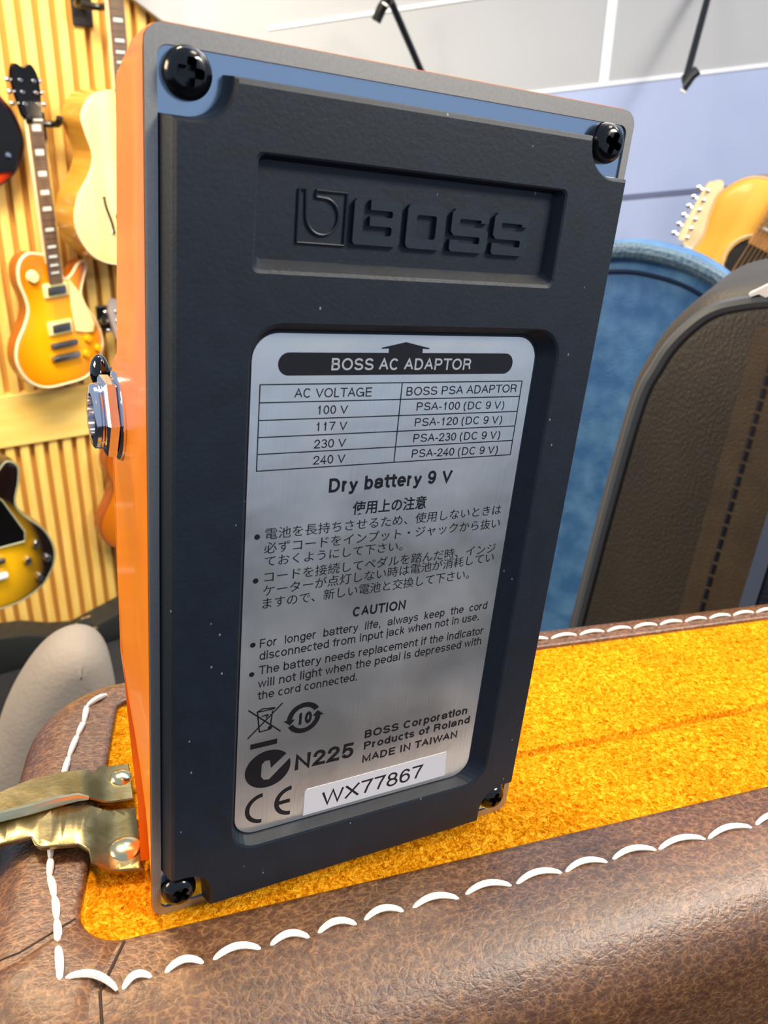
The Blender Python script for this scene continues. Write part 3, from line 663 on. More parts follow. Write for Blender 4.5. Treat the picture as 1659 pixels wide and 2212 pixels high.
# folded leather corner piece over the front left corner
def idx_near(u, v): return min(range(nF), key=lambda i: (FLT[i]-Vector((u, v))).length)
i1 = idx_near(-9.5, -11.8); i0 = idx_near(-21, -3)
seq = [(i0+k) % nF for k in range(((i1-i0) % nF)+1)]
SC_ = [.08, .3, .55, .8, 1]+[1+k/8 for k in range(1, 9)]+[2.05, 2.2]
bm = bmesh.new(); gr = []
for j, i in enumerate(seq):
    e = min(j, len(seq)-1-j); lf = .75 if e > 0 else .05
    gr.append([bm.verts.new(leather_pt(i, s, lf if s > .1 else .1)) for s in SC_])
for a, b in zip(gr, gr[1:]):
    for k in range(len(SC_)-1): bm.faces.new((a[k], b[k], b[k+1], a[k+1]))
obj('corner_patch', bm, M_leather, case, True, angle=30)
bm = bmesh.new()                                             # cut line beside the corner patch
tube(bm, [leather_pt(i1+1, s, .02) for s in SC_], .00024, 6); tube(bm, [leather_pt(i0-1, s, .02) for s in SC_], .00016, 6)
obj('cut_edge', bm, mat('dark_cut_leather', (48, 32, 22), .8), case)
# stitches
M_thread = mat('white_thread', (246, 243, 232), 0.7, bump=.5, bscale=2500, bdist=.0003, stretch=(1, 1, 1))
def stitch(bm, a, b, bulge, r=.52, z=1.15):
    if (a[0] < -6 and a[1] < -6) or (b[0] < -6 and b[1] < -6): z += .7
    a = Vector(a); b = Vector(b); t = (b-a).normalized(); n = Vector((-t.y, t.x)); pts = []; rad = []
    for k in range(11):
        f = k/10; h = math.sin(PI*f); p = a.lerp(b, f)+n*bulge*h; pts.append(v3((p.x, p.y, z-.45+.95*h**.5))); rad.append(r*.001*(.45+.55*h**.5))
    tube(bm, pts, r*.001, 8, radii=rad)
bm = bmesh.new()
STF = [([-13.3, -8.5], [-6.3, -12.4]), ([-5.5, -12.2], [-1.3, -11.4]), ([0.6, -11.3], [6.4, -11.3]), ([7.7, -11.2], [15.3, -11.4]), ([16.7, -11.2], [23.1, -11.6]), ([24.5, -11.2], [31.2, -11.4]), ([32.5, -11.0], [39.7, -11.2]), ([41.2, -11], [50.0, -11.5]), ([51.2, -11], [60.4, -11.6]), ([61.1, -11.5], [71.0, -11.6]), ([71.4, -11.6], [80.9, -11.8]), ([81.9, -11.5], [92.2, -11.9]), ([92.4, -11.9], [104.0, -12.2]), ([104.3, -12.3], [116.0, -12.3])]
u = 117.0
while u < UL-12: STF.append(([u, -12.0], [u+10.2, -12.0])); u += 10.9
for a, b in STF: stitch(bm, a, b, 1.0, .58)
obj('front_stitching', bm, M_thread, case, True)
bm = bmesh.new(); u = 20.0
while u < UL-12: stitch(bm, (u, 63.1), (u+8.9, 63.15), .35, .52); u += 9.6
obj('rear_stitching', bm, M_thread, case, True)
bm = bmesh.new()
STL = [[-2.6, 63.1], [-7.2, 59.6], [-8.0, 53.8], [-9.4, 49.6], [-11.3, 43.0], [-12.7, 36.0], [-14.2, 29], [-14.9, 23], [-15.0, 16.2], [-15.2, 12.2], [-14.5, 7.6], [-14.2, 3.0], [-14.1, -2.7], [-13.9, -8.7]]
for a, b in zip(STL, STL[1:]): stitch(bm, a, b, .12, .62)
obj('end_stitching', bm, M_thread, case, True)
# brass draw latch across the lid seam
M_brass = mat('aged_brass', (170, 152, 106), 0.3, 1.0, c2=(124, 108, 68), nscale=160, bump=.25, bscale=300, bdist=.0004)
M_brassl = mat('bright_brass', (228, 214, 168), 0.2, 1.0, bump=.1, bscale=300, bdist=.0003)
latch = empty('draw_latch', MK @ Matrix.Translation(v3((-10, 22, 1.1))), 'aged brass draw latch with two rivets beside the pedal foot', 'latch')
def lz(u): 
    t = min(1, max(0, (-u-4.5)/4.5)); t = t*t*(3-2*t)
    s = max(0, -u-23); return .45+1.7*t-.035*s*s
def plate(name, poly, parent, m, th=.8, z0=0.0, res=1.2):
    bm = bmesh.new()
    P_ = []
    for i, p in enumerate(poly):
        q = Vector(poly[(i+1) % len(poly)]); p = Vector(p); k = max(1, int((q-p).length/res))
        P_ += [p.lerp(q, j/k) for j in range(k)]
    pts = [(a.x, a.y) for a in P_]
    def fn(off, dz): return lambda p: v3((p[0]+10, p[1]-22, z0+dz))
    r0 = ring(bm, pts, fn(0, 0)); r1 = ring(bm, pts, fn(0, th*.75)); ins = offset_poly(pts, .22); r2 = ring(bm, ins, fn(0, th))
    bridge(bm, r0, r1); bridge(bm, r1, r2)
    # fill with a fine grid of interior points so the plate follows the bend
    umin, umax = min(p[0] for p in pts), max(p[0] for p in pts)
    fill(bm, [r2], None); fill(bm, [r0], None)
    for uc in [umin+(umax-umin)*k/22 for k in range(1, 22)]:
        bmesh.ops.bisect_plane(bm, geom=bm.verts[:]+bm.edges[:]+bm.faces[:], plane_co=v3((uc+10, 0, 0)), plane_no=(1, 0, 0))
    for v in bm.verts: v.co.z += lz(v.co.x*1000-10)*.001     # bend the flat blank
    return obj(name, bm, m, parent, True, angle=40)
plate('lever', [(-40, 27.5), (-23.2, 25.6), (-13.2, 26.6), (-8.1, 25.9), (-0.3, 25.6), (-0.3, 36.0), (-5.8, 36.4), (-7.0, 34.0), (-12.3, 34.6), (-18.0, 34.0), (-23.4, 31.6), (-40, 31.0)], latch, M_brass, .9, .3)
bm = bmesh.new()
tube(bm, [v3((u+10, v-22, lz(u)+.95)) for u, v in [(-40, 27), (-30, 25.6), (-23.2, 25.0), (-18, 25.6), (-13.5, 26.5), (-10, 26.6), (-8.2, 26.2)]], .0011, 10, radii=[.0012]*5+[.0009, .0004]); obj('rolled_edge', bm, M_brassl, latch, True)
plate('keeper', [(-40, 19.5), (-22.9, 18.7), (-17.9, 19.2), (-17.3, 17.2), (-16.2, 16.2), (-10.5, 15.4), (-8.9, 13.6), (-8.7, 12.2), (-8.6, 10.6), (-7.0, 9.8), (-0.4, 8.6), (-0.3, 23.9), (-8.5, 24.9), (-13.2, 25.6), (-23.2, 24.4), (-40, 25.5)], latch, M_brass, .7, 0)
for (u, v, r, z) in [(-2.1, 32.1, 2.2, 1.5), (-2.9, 14.0, 2.9, 1.0)]:
    bm = bmesh.new(); lathe(bm, [(r, 0), (r*.97, .25), (r*.75, .8), (r*.4, 1.1), (0, 1.2)], Matrix.Diagonal((.001, .001, .001, 1)) @ Matrix.Translation((u+10, v-22, lz(u)+z-.4)), 28); obj('rivet', bm, M_brassl, latch, True, angle=60)
# plain grotesque lettering drawn from strokes: (advance, side bearing, strokes); arcs are tuples (cx, cy, rx, ry, a0, a1)
def _g():
    G = {}; X = .72
    def d(k, adv, sb, *st): G[k] = (adv, sb, st)
    d('A', .93, .02, [(0, 0), (.5, 1), (1, 0)], [(.2, .36), (.8, .36)])
    d('B', .93, .10, [(0, 0), (0, 1), (.6, 1), (.6, .765, .33, .235, 90, -90), (0, .53)], [(.6, .53), (.6, .265, .4, .265, 90, -90), (0, 0)])
    d('C', 1.0, .07, [(.5, .5, .5, .5, 42, 318)]); d('D', 1.0, .10, [(0, 0), (0, 1), (.42, 1), (.42, .5, .58, .5, 90, -90), (0, 0)])
    d('E', .93, .11, [(1, 1), (0, 1), (0, 0), (1, 0)], [(0, .53), (.92, .53)]); d('F', .85, .11, [(1, 1), (0, 1), (0, 0)], [(0, .5), (.88, .5)])
    d('I', .39, .19, [(0, 0), (0, 1)]); d('L', .77, .10, [(0, 1), (0, 0), (1, 0)])
    d('M', 1.16, .10, [(0, 0), (0, 1), (.5, .05), (1, 1), (1, 0)]); d('N', 1.0, .10, [(0, 0), (0, 1), (1, 0), (1, 1)])
    d('O', 1.08, .06, [(.5, .5, .5, .5, 0, 360)]); d('P', .93, .10, [(0, 0), (0, 1), (.58, 1), (.58, .73, .42, .27, 90, -90), (0, .46)])
    d('G', 1.08, .06, [(.5, .5, .5, .5, 42, 335), (1, .46), (.55, .46)], [(1, .46), (1, 0)])
    d('R', 1.0, .10, [(0, 0), (0, 1), (.58, 1), (.58, .745, .38, .255, 90, -90), (0, .49)], [(.5, .49), (.75, .46), (.88, .35), (.92, .12), (.98, 0)])
    d('S', .93, .06, [(.5, .745, .45, .255, 15, 265), (.52, .49), (.5, .25, .5, .25, 80, -168)]); d('T', .85, .02, [(0, 1), (1, 1)], [(.5, 1), (.5, 0)])
    d('U', 1.0, .10, [(0, 1), (0, .34), (.5, .34, .5, .34, 180, 360), (1, 1)]); d('V', .93, .02, [(0, 1), (.5, 0), (1, 1)])
    d('W', 1.31, .02, [(0, 1), (.25, 0), (.5, 1), (.75, 0), (1, 1)]); d('X', .93, .02, [(0, 0), (1, 1)], [(0, 1), (1, 0)])
    d('0', .77, .06, [(.5, .5, .5, .5, 0, 360)]); d('1', .77, .16, [(0, .74), (.4, .79), (.6, 1)], [(.6, 1), (.6, 0)])
    d('2', .77, .05, [(.5, .72, .46, .28, 175, -25), (.55, .36), (.05, .06), (0, 0), (1, 0)])
    d('3', .77, .05, [(.5, .76, .42, .24, 165, -80), (.5, .52), (.5, .26, .5, .26, 85, -165)]); d('4', .77, .04, [(.72, 0), (.72, 1), (0, .27), (1, .27)])
    d('5', .77, .05, [(.92, 1), (.18, 1), (.08, .48), (.5, .32, .5, .32, 125, -160)]); d('6', .77, .05, [(.52, .31, .48, .31, 0, 360)], [(.56, .45, .54, .55, 40, 195)])
    d('7', .77, .05, [(0, 1), (1, 1), (.6, .5), (.36, 0)]); d('8', .77, .05, [(.5, .76, .42, .24, 0, 360)], [(.5, .26, .5, .26, 0, 360)])
    d('9', .77, .05, [(.48, .69, .48, .31, 0, 360)], [(.44, .55, .54, .55, 220, 375)])
    d('a', .79, .04, [(.05, .53), (.46, .55, .42, .17, 165, 0), (.88, .14), (1, 0)], [(.88, .40), (.5, .37), (.38, .185, .38, .185, 100, 290), (.7, .06), (.88, .2)])
    d('b', .77, .07, [(0, 0), (0, 1)], [(.5, .36, .5, .36, 0, 360)]); d('d', .77, .07, [(1, 0), (1, 1)], [(.5, .36, .5, .36, 0, 360)])
    d('c', .70, .05, [(.5, .36, .5, .36, 40, 320)]); d('e', .77, .05, [(.02, .36), (1, .36)], [(.5, .36, .5, .36, 0, 318)])
    d('f', .47, .0, [(.5, 0), (.5, .84), (.9, .84, .4, .16, 180, 95)], [(0, X), (1, X)]); d('g', .77, .06, [(.5, .36, .5, .36, 0, 360)], [(1, X), (1, -.06), (.5, -.06, .5, .24, 0, -155)])
    d('h', .77, .09, [(0, 0), (0, 1)], [(0, .42), (.5, .44, .5, .28, 180, 0), (1, 0)]); d('i', .31, .15, [(0, 0), (0, X)], [(0, .94), (0, 1.04)])
    d('j', .31, .10, [(.9, X), (.9, -.12), (.4, -.12, .5, .15, 0, -90)], [(.9, .94), (.9, 1.04)]); d('k', .70, .08, [(0, 0), (0, 1)], [(.95, X), (0, .24)], [(.32, .42), (1, 0)])
    d('l', .31, .15, [(0, 0), (0, 1)]); d('m', 1.16, .09, [(0, 0), (0, X)], [(0, .44), (.25, .48, .25, .24, 180, 0), (.5, 0)], [(.5, .44), (.75, .48, .25, .24, 180, 0), (1, 0)])
    d('n', .77, .09, [(0, 0), (0, X)], [(0, .42), (.5, .44, .5, .28, 180, 0), (1, 0)]); d('o', .77, .05, [(.5, .36, .5, .36, 0, 360)])
    d('p', .77, .07, [(0, -.28), (0, X)], [(.5, .36, .5, .36, 0, 360)]); d('r', .54, .06, [(0, 0), (0, X)], [(0, .38), (.95, .38, .95, .34, 180, 95)])
    d('s', .70, .05, [(.5, .54, .44, .18, 15, 262), (.55, .36), (.5, .18, .5, .18, 75, -168)]); d('t', .47, .0, [(.45, .94), (.45, .16), (.85, .16, .4, .16, 180, 275)], [(0, X), (1, X)])
    d('u', .77, .09, [(0, X), (0, .28), (.5, .28, .5, .28, 180, 360)], [(1, X), (1, 0)]); d('w', 1.0, .02, [(0, X), (.25, 0), (.5, X), (.75, 0), (1, X)])
    d('y', .70, .02, [(0, X), (.5, 0)], [(1, X), (.5, 0), (.36, -.22), (.22, -.28), (.05, -.27)]); d('.', .39, .19, [(0, -.06), (0, .06)]); d(',', .39, .16, [(.6, .06), (.6, -.08), (.1, -.2)])
    d('-', .46, .06, [(0, .34), (1, .34)]); d('(', .5, .05, [(1.2, .38, 1.2, .72, 115, 245)]); d(')', .5, .05, [(-.2, .38, 1.2, .72, 65, -65)]); d(' ', .39, 0)
    return G
GLYPH = _g()
def letter_bm(bm, s, x0, z0, x1, z1, cap, y, sw=.115, mi=0):
    h = sw/2; rib = []; pen = 0.0
    for ch in s:
        adv, sb, st = GLYPH[ch]; adv += (sw-.115)*.6; w = adv-2*sb
        for pl in st:
            pts = []
            for p in pl:
                if len(p) == 2: pts.append(Vector(p))
                else:
                    cx, cy, rx, ry, a0, a1 = p; n = max(4, int(abs(a1-a0)/15))
                    pts += [Vector((cx+rx*math.cos(math.radians(a0+(a1-a0)*k/n)), cy+ry*math.sin(math.radians(a0+(a1-a0)*k/n)))) for k in range(n+1)]
            rib.append([Vector((pen+sb+(h+p.x*(w-2*h) if w > sw*1.5 else w/2), h+p.y*(1-2*h))) for p in pts])
        pen += adv
    mn = min(p.x for r in rib for p in r)-h; mx = max(p.x for r in rib for p in r)+h
    sx = math.hypot(x1-x0, z1-z0)/(mx-mn); a = math.atan2(z1-z0, x1-x0)
    def put(p, lay=0):
        u = (p.x-mn)*sx; w = p.y*cap; return bm.verts.new(v3((x0+u*math.cos(a)-w*math.sin(a), y-lay*.0006, z0+u*math.sin(a)+w*math.cos(a))))
    for j, r in enumerate(rib):
        q = [r[0]]
        for p in r[1:]:
            if (p-q[-1]).length > 1e-4: q.append(p)
        r = q; closed = (r[0]-r[-1]).length < 1e-3 and len(r) > 4
        if closed: r = r[:-1]
        n = len(r); L = []; Rr = []
        for i in range(n):
            e1 = (r[i]-r[i-1]) if (i > 0 or closed) else (r[1]-r[0]); e2 = (r[(i+1) % n]-r[i]) if (i < n-1 or closed) else e1
            e1 = e1.normalized(); e2 = e2.normalized(); m = Vector((-(e1.y+e2.y), e1.x+e2.x)); m = m.normalized() if m.length > .05 else Vector((-e1.y, e1.x))
            k = min(h/max(.25, m.dot(Vector((-e1.y, e1.x)))), h*2.0); o = Vector((0, 0))
            if not closed and i == 0 and max(abs(e1.x), abs(e1.y)) > .97: o = -e1*h
            if not closed and i == n-1 and max(abs(e1.x), abs(e1.y)) > .97: o = e1*h
            L.append(put(r[i]+m*k+o, j % 5)); Rr.append(put(r[i]-m*k+o, j % 5))
        for i in range(n if closed else n-1):
            f = bm.faces.new((L[i], L[(i+1) % n], Rr[(i+1) % n], Rr[i])); f.material_index = mi

# ------------------------------------------------------------------ effect pedal standing on its end (frame A, millimetres)
pedal = empty('effects_pedal', A, 'orange metal effects pedal standing on end, black base plate with silver information label towards us', 'effects pedal')
WP, HP = 70.0, 126.88
M_orange = mat('orange_enamel', (255, 146, 14), 0.34, c2=(250, 136, 8), nscale=90, bump=.04, bscale=700, bdist=.0003, coat=.12)
M_orange2 = mat('orange_treadle', (240, 130, 12), 0.35, coat=.3)
M_rim = mat('bare_brushed_rim', (176, 170, 162), 0.4, 0.8, c2=(168, 162, 155), nscale=2500)
M_pad = mat('blue_black_rubber', (9, 20, 31), 0.5, c2=(13, 26, 39), nscale=260, ndetail=8, bump=.12, bscale=1500, bdist=.0003)
def dust(m):                                                # scattered lint specks
    nt = m.node_tree; N = nt.nodes; b = N['Principled BSDF']; Lk = nt.links.new; src = b.inputs['Base Color'].links[0].from_socket
    tc = N.new('ShaderNodeTexCoord'); mp = N.new('ShaderNodeMapping'); mp.inputs['Scale'].default_value = (1.3, 1, .8); Lk(tc.outputs['Object'], mp.inputs[0])
    vo = N.new('ShaderNodeTexVoronoi'); vo.inputs['Scale'].default_value = 260; Lk(mp.outputs[0], vo.inputs['Vector'])
    r = N.new('ShaderNodeMapRange'); r.inputs[1].default_value = .028; r.inputs[2].default_value = .05; r.inputs[3].default_value = .75; r.inputs[4].default_value = 0; Lk(vo.outputs['Distance'], r.inputs[0])
    mx = N.new('ShaderNodeMixRGB'); Lk(r.outputs[0], mx.inputs[0]); Lk(src, mx.inputs[1]); mx.inputs[2].default_value = srgb((150, 156, 160)); Lk(mx.outputs[0], b.inputs['Base Color'])
dust(M_pad)
M_plate = mat('steel_base_plate', (186, 205, 224), 0.16, 1.0)
M_screw = mat('black_screw', (14, 15, 18), 0.16, .3, spec=.8)
M_ink = mat('black_ink', (18, 17, 22), 0.4)
def taper(y, z): return max(0, min(1, (34-z)/34))*4.2*(y/24)
def pin(z):
    r = 2.2; d = max(0, r-z, z-(HP-r)); return r-math.sqrt(max(0, r*r-min(d, r)**2))
def interp(tab, z):
    for (a, b), (c, d) in zip(tab, tab[1:]):
        if a <= z <= c: return b+(d-b)*(z-a)/(c-a)
    return tab[-1][1] if z > tab[-1][0] else tab[0][1]
YF = [(0, 9), (14, 11), (20.2, 15.1), (30, 20.2), (49.5, 24.4), (68.4, 25.4), (83.5, 25.6), (85.5, 25.2), (87.6, 21.2), (101.6, 19.4), (122.5, 17.2), (125.3, 8.0), (126.5, 3.0), (HP, 1.2)]
def section(z, y0, yf, x_extra=0, r=1.6):
    i = pin(z)+x_extra; t = taper(yf, z); xa, xb = i, WP-i
    r = min(r, (yf-y0)*.45)
    return [(xa, y0), (xb, y0), (xb-t, yf-r), (xb-t-r*.3, yf-r*.3), (xb-t-r, yf), (xa+t+r, yf), (xa+t+r*.3, yf-r*.3), (xa+t, yf-r)]
bm = bmesh.new(); zs = [0, .25, .8, 1.5, 2.2, 8, 14, 20.2, 25, 30, 36, 42, 49.5, 58, 68.4, 76, 83.5, 84.6, 85.5, 86.6, 87.6, 94, 101.6, 112, 122.5, 124, 125.3, 126, 126.5, HP]
rr = [ring(bm, section(z, .35, interp(YF, z)), lambda p, z=z: v3((p[0], p[1], z))) for z in zs]
for a, b in zip(rr, rr[1:]): bridge(bm, a, b)
bm.faces.new(rr[0]); bm.faces.new(rr[-1])
obj('housing', bm, M_orange, pedal, True, angle=28)
TO = [(3, 19), (10, 21.5), (22, 23.6), (28, 24.3), (45, 25.2), (68.8, 26.9), (82, 27.4), (83.6, 27)]
bm = bmesh.new(); zs = [3, 6, 10, 14, 18, 22, 28, 36, 45, 57, 68.8, 76, 82, 83.4]
rr = [ring(bm, section(z, interp(YF, z)+.22, interp(TO, z)+.2, .25, .8), lambda p, z=z: v3((p[0], p[1], z))) for z in zs]
for a, b in zip(rr, rr[1:]): bridge(bm, a, b)
bm.faces.new(rr[0]); bm.faces.new(rr[-1])
tr = obj('treadle', bm, M_orange2, pedal, True, angle=28)
bm = bmesh.new(); slab(bm, [rrect(6, 64, 10, 78, 4)], lambda p: v3((p[0], interp(TO, p[1])+.2, p[1])), lambda p: v3((p[0], interp(TO, p[1])+1.6, p[1]))); obj('tread_pad', bm, mat('black_tread', (24, 24, 25), .7), tr)
for x in (14, 35, 56):
    bm = bmesh.new(); lathe(bm, [(5.2, 0), (5.0, 7), (4.4, 8.2), (0, 8.4)], Matrix.Diagonal((.001, .001, .001, 1)) @ Matrix.Translation((x, 19.5, 104)) @ Matrix.Rotation(-PI/2, 4, 'X'), 24); obj('control_knob', bm, M_screw, pedal, True)
bm = bmesh.new(); g_ = bmesh.ops.create_uvsphere(bm, u_segments=20, v_segments=14, radius=1)
for v in g_['verts']: v.co = v3((-.1+v.co.x*1.5, 34.6+v.co.y*2.2, 81.6+v.co.z*2.7))
lathe(bm, [(1.1, 0), (1.1, 9)], Matrix.Diagonal((.001, .001, .001, 1)) @ Matrix.Translation((2.0, 26.5, 81)) @ Matrix.Rotation(-PI/2, 4, 'X'), 12)
obj('thumb_screw', bm, mat('black_glass_plastic', (10, 10, 13), .06, coat=.6), tr, True)
# bare metal rim and inner plate
bm = bmesh.new()
slab(bm, [rrect(.12, WP-.12, .12, HP-.12, 2.1, 8), rrect(1.45, WP-1.35, 1.5, HP-2.15, 1.2, 8)], lambda p: v3((p[0], -.05, p[1])), lambda p: v3((p[0], .5, p[1])))
obj('bare_rim', bm, M_rim, pedal)
bm = bmesh.new(); slab(bm, [rrect(1.5, WP-1.4, 1.55, HP-2.2, 1.2, 6)], lambda p: v3((p[0], .25, p[1])), lambda p: v3((p[0], .6, p[1])))
obj('base_plate', bm, M_plate, pedal)
# rubber pad with notches for the screws and two recesses
SCW = [(4.2, 5.3), (65.2, 5.3), (64.8, 122.0), (4.6, 122.2)]
def pad_outline(xl, xr, zb, zt, rt, rb):
    o = []; N_ = 10
    arc = lambda c, r, a0, a1: [(c[0]+r*math.cos(math.radians(a0+(a1-a0)*k/N_)), c[1]+r*math.sin(math.radians(a0+(a1-a0)*k/N_))) for k in range(N_+1)]
    c = SCW[0]; o += [(xl, c[1]+rb)]+arc(c, rb, 90, 0)+[(c[0]+rb, zb)]
    c = SCW[1]; o += [(c[0]-rb, zb)]+arc(c, rb, 180, 90)+[(xr, c[1]+rb)]
    c = SCW[2]; o += [(xr, c[1]-rt)]+arc(c, rt, 270, 180)+[(c[0]-rt, zt)]
    c = SCW[3]; o += [(c[0]+rt, zt)]+arc(c, rt, 0, -90)+[(xl, c[1]-rt)]
    return o
levels = [(1.55, 68.5, 1.2, 122.7, 4.2, 4.1, .25), (2.3, 67.75, 2.3, 122.45, 4.5, 4.5, -2.7), (2.4, 67.6, 2.5, 122.3, 4.6, 4.6, -2.95), (2.8, 67.15, 3.0, 121.75, 4.95, 4.8, -3.4)]
bm = bmesh.new()
pr = [ring(bm, pad_outline(*l[:6]), lambda p, y=l[6]: v3((p[0], y, p[1]))) for l in levels]
for a, b in zip(pr, pr[1:]): bridge(bm, a, b)
LOG = [(11.75, 57.15, 101.85, 115.25, .9, -3.4), (12.1, 56.85, 102.3, 115.0, .9, -3.25), (12.6, 56.1, 103.4, 114.5, .8, -1.7)]
REC = [(11.7, 60.6, 12.2, 96.05, 4.4, -3.4), (11.95, 60.2, 12.6, 95.85, 4.3, -3.25), (12.55, 57.95, 13.25, 94.75, 3.6, -1.25)]
tops = [pr[-1]]; floors = []
for tab in (LOG, REC):
    q = [ring(bm, rrect(a, b, c, d, r, 6), lambda p, y=y: v3((p[0], y, p[1]))) for a, b, c, d, r, y in tab]
    for a, b in zip(q, q[1:]): bridge(bm, a, b)
    tops.append(q[0]); bm.faces.new(q[-1])
fill(bm, tops, None); fill(bm, [pr[0]], None)
pad = obj('rubber_base_pad', bm, M_pad, pedal, True, angle=11)
# raised logo in the upper recess
bm = bmesh.new(); ly0, ly1 = -1.65, -2.35
def blk(x0, x1, z0, z1, r=.25): 
    slab(bm, [rrect(x0, x1, z0, z1, r, 3)], lambda p: v3((p[0], ly0, p[1])), lambda p: v3((p[0], ly1, p[1])))
def poly(loops): slab(bm, loops, lambda p: v3((p[0], ly0, p[1])), lambda p: v3((p[0], ly1, p[1])))
z0, z1 = 105.9, 111.3; s_ = 1.35
# B : stem and foot joined to a three-shaped bow
poly([[(25.1, z0+.3), (25.4, z0), (31.4, z0), (31.8, z0+.4), (31.8, z1-.4), (31.4, z1), (27.35, z1), (27.35, z1-1.15), (30.35, z1-1.15), (30.55, z1-1.35), (30.55, z1-1.75), (30.35, z1-1.95), (27.35, z1-1.95), (27.35, z1-3.05), (30.35, z1-3.05), (30.55, z1-3.25), (30.55, z0+1.5), (30.3, z0+1.25), (26.6, z0+1.25), (26.35, z0+1.5), (26.35, z1), (25.4, z1), (25.1, z1-.3)]])
poly([rrect(32.7, 38.5, z0, z1+.05, .7, 4), rrect(34.1, 37.1, z0+1.25, z1-1.2, .35, 4)])
for x in (39.45, 46.25):
    w = 5.95; e = x+w
    poly([[(x, z0+.3), (x+.3, z0), (e-.5, z0), (e, z0+.5), (e, z0+2.7), (e-.5, z0+3.2), (x+1.4, z0+3.2), (x+1.25, z0+3.35), (x+1.25, z1-1.35), (x+1.4, z1-1.2), (e-1.3, z1-1.2), (e-1.3, z1-1.55), (e-.05, z1-1.55), (e-.05, z1-.4), (e-.4, z1), (x+.5, z1), (x, z1-.5), (x, z0+2.55), (x+.5, z0+2.05), (e-1.4, z0+2.05), (e-1.25, z0+1.9), (e-1.25, z0+1.3), (e-1.4, z0+1.15), (x+1.3, z0+1.15), (x+1.3, z0+1.5), (x, z0+1.5)]])
# thin-line emblem: square with a round bowl and a stem
def lin(pts, r=.2, closed=False): tube(bm, [v3((a, -1.85, b)) for a, b in pts], r*.001, 6, closed=closed)
ex0, ex1, ez0, ez1 = 17.85, 24.2, 105.6, 111.75
lin([(ex0+.9, ez1), (ex0, ez1), (ex0, ez0), (ex1, ez0), (ex1, ez1), (ex0+2.2, ez1), (ex0+2.2, ez1-.75)])
cx_, cz_, cr_ = (ex0+ex1)/2+.05, 108.8, 2.15
lin([(ex0+.9, ez1), (ex0+1.05, cz_)]+[(cx_+cr_*math.cos(a), cz_+cr_*math.sin(a)) for a in [PI+i*(PI*1.52)/24 for i in range(25)]]+[(ex0+2.2, ez1-.75)])
obj('raised_logo', bm, mat('logo_rubber', (27, 37, 47), .42, bump=.1, bscale=1500, bdist=.0003), pad, True, angle=25)
# screws
for (x, z), a in zip(SCW, (40, 15, 20, 5)):
    M0 = Matrix.Diagonal((.001, .001, .001, 1)) @ Matrix.Translation((x, .3, z)) @ Matrix.Rotation(math.radians(a), 4, 'Y') @ Matrix.Rotation(PI/2, 4, 'X')
    bm = bmesh.new(); sg = 48
    prof = [(2.75, 0), (2.75, .9), (2.6, 1.5), (2.2, 2.05), (1.7, 2.35)]
    rings = []
    for r, h in prof: rings.append([bm.verts.new(M0 @ Vector((r*math.cos(2*PI*k/sg), r*math.sin(2*PI*k/sg), h))) for k in range(sg)])
    def cross(k, R_, w): 
        t = (2*PI*k/sg) % (PI/2); t = min(t, PI/2-t); return min(R_, w/max(math.sin(t), 1e-3) if t > .3 else R_)
    for R_, w, h in ((1.5, .52, 2.42), (1.42, .46, 2.2), (.9, .34, .7)):
        rings.append([bm.verts.new(M0 @ Vector((cross(k, R_, w)*math.cos(2*PI*k/sg), cross(k, R_, w)*math.sin(2*PI*k/sg), h))) for k in range(sg)])
    for a_, b_ in zip(rings, rings[1:]): bridge(bm, a_, b_)
    bm.faces.new(rings[0][::-1]); bm.faces.new(rings[-1])
    obj('screw', bm, M_screw, pedal, True, angle=30)
# jack: washer, hexagonal nut and threaded collar on the side
MJ = Matrix.Diagonal((.001, .001, .001, 1)) @ Matrix.Translation((0, 19.8, 78.4)) @ Matrix.Rotation(-PI/2, 4, 'Y')
M_jchrome = mat('bright_jack_chrome', (228, 228, 235), .1, 1.0)
bm = bmesh.new(); lathe(bm, [(6.5, -.6), (6.5, .35), (6.2, .55), (4.6, .6)], MJ, 40); jk = obj('jack_socket', bm, M_jchrome, pedal, True, angle=40)
bm = bmesh.new()
hx = lambda r, h, n=6: [bm.verts.new(MJ @ Vector((r*math.cos(2*PI*(k+.5)/n), r*math.sin(2*PI*(k+.5)/n), h))) for k in range(n)]
R6 = [hx(5.7, .6), hx(6.15, .8), hx(6.15, 2.0), hx(5.7, 2.3)]
for a_, b_ in zip(R6, R6[1:]): bridge(bm, a_, b_)
bm.faces.new(R6[0][::-1]); bm.faces.new(R6[-1])
obj('hex_nut', bm, M_jchrome, jk)
bm = bmesh.new(); lathe(bm, [(4.8, 2.2), (4.8, 2.45), (4.55, 2.55), (4.8, 2.65), (4.8, 2.85), (4.55, 2.95), (4.75, 3.05), (4.7, 3.5), (4.3, 3.75), (3.3, 3.75), (3.2, 1.5), (0, 1.4)], MJ, 40); obj('threaded_collar', bm, M_jchrome, jk, True, angle=40)
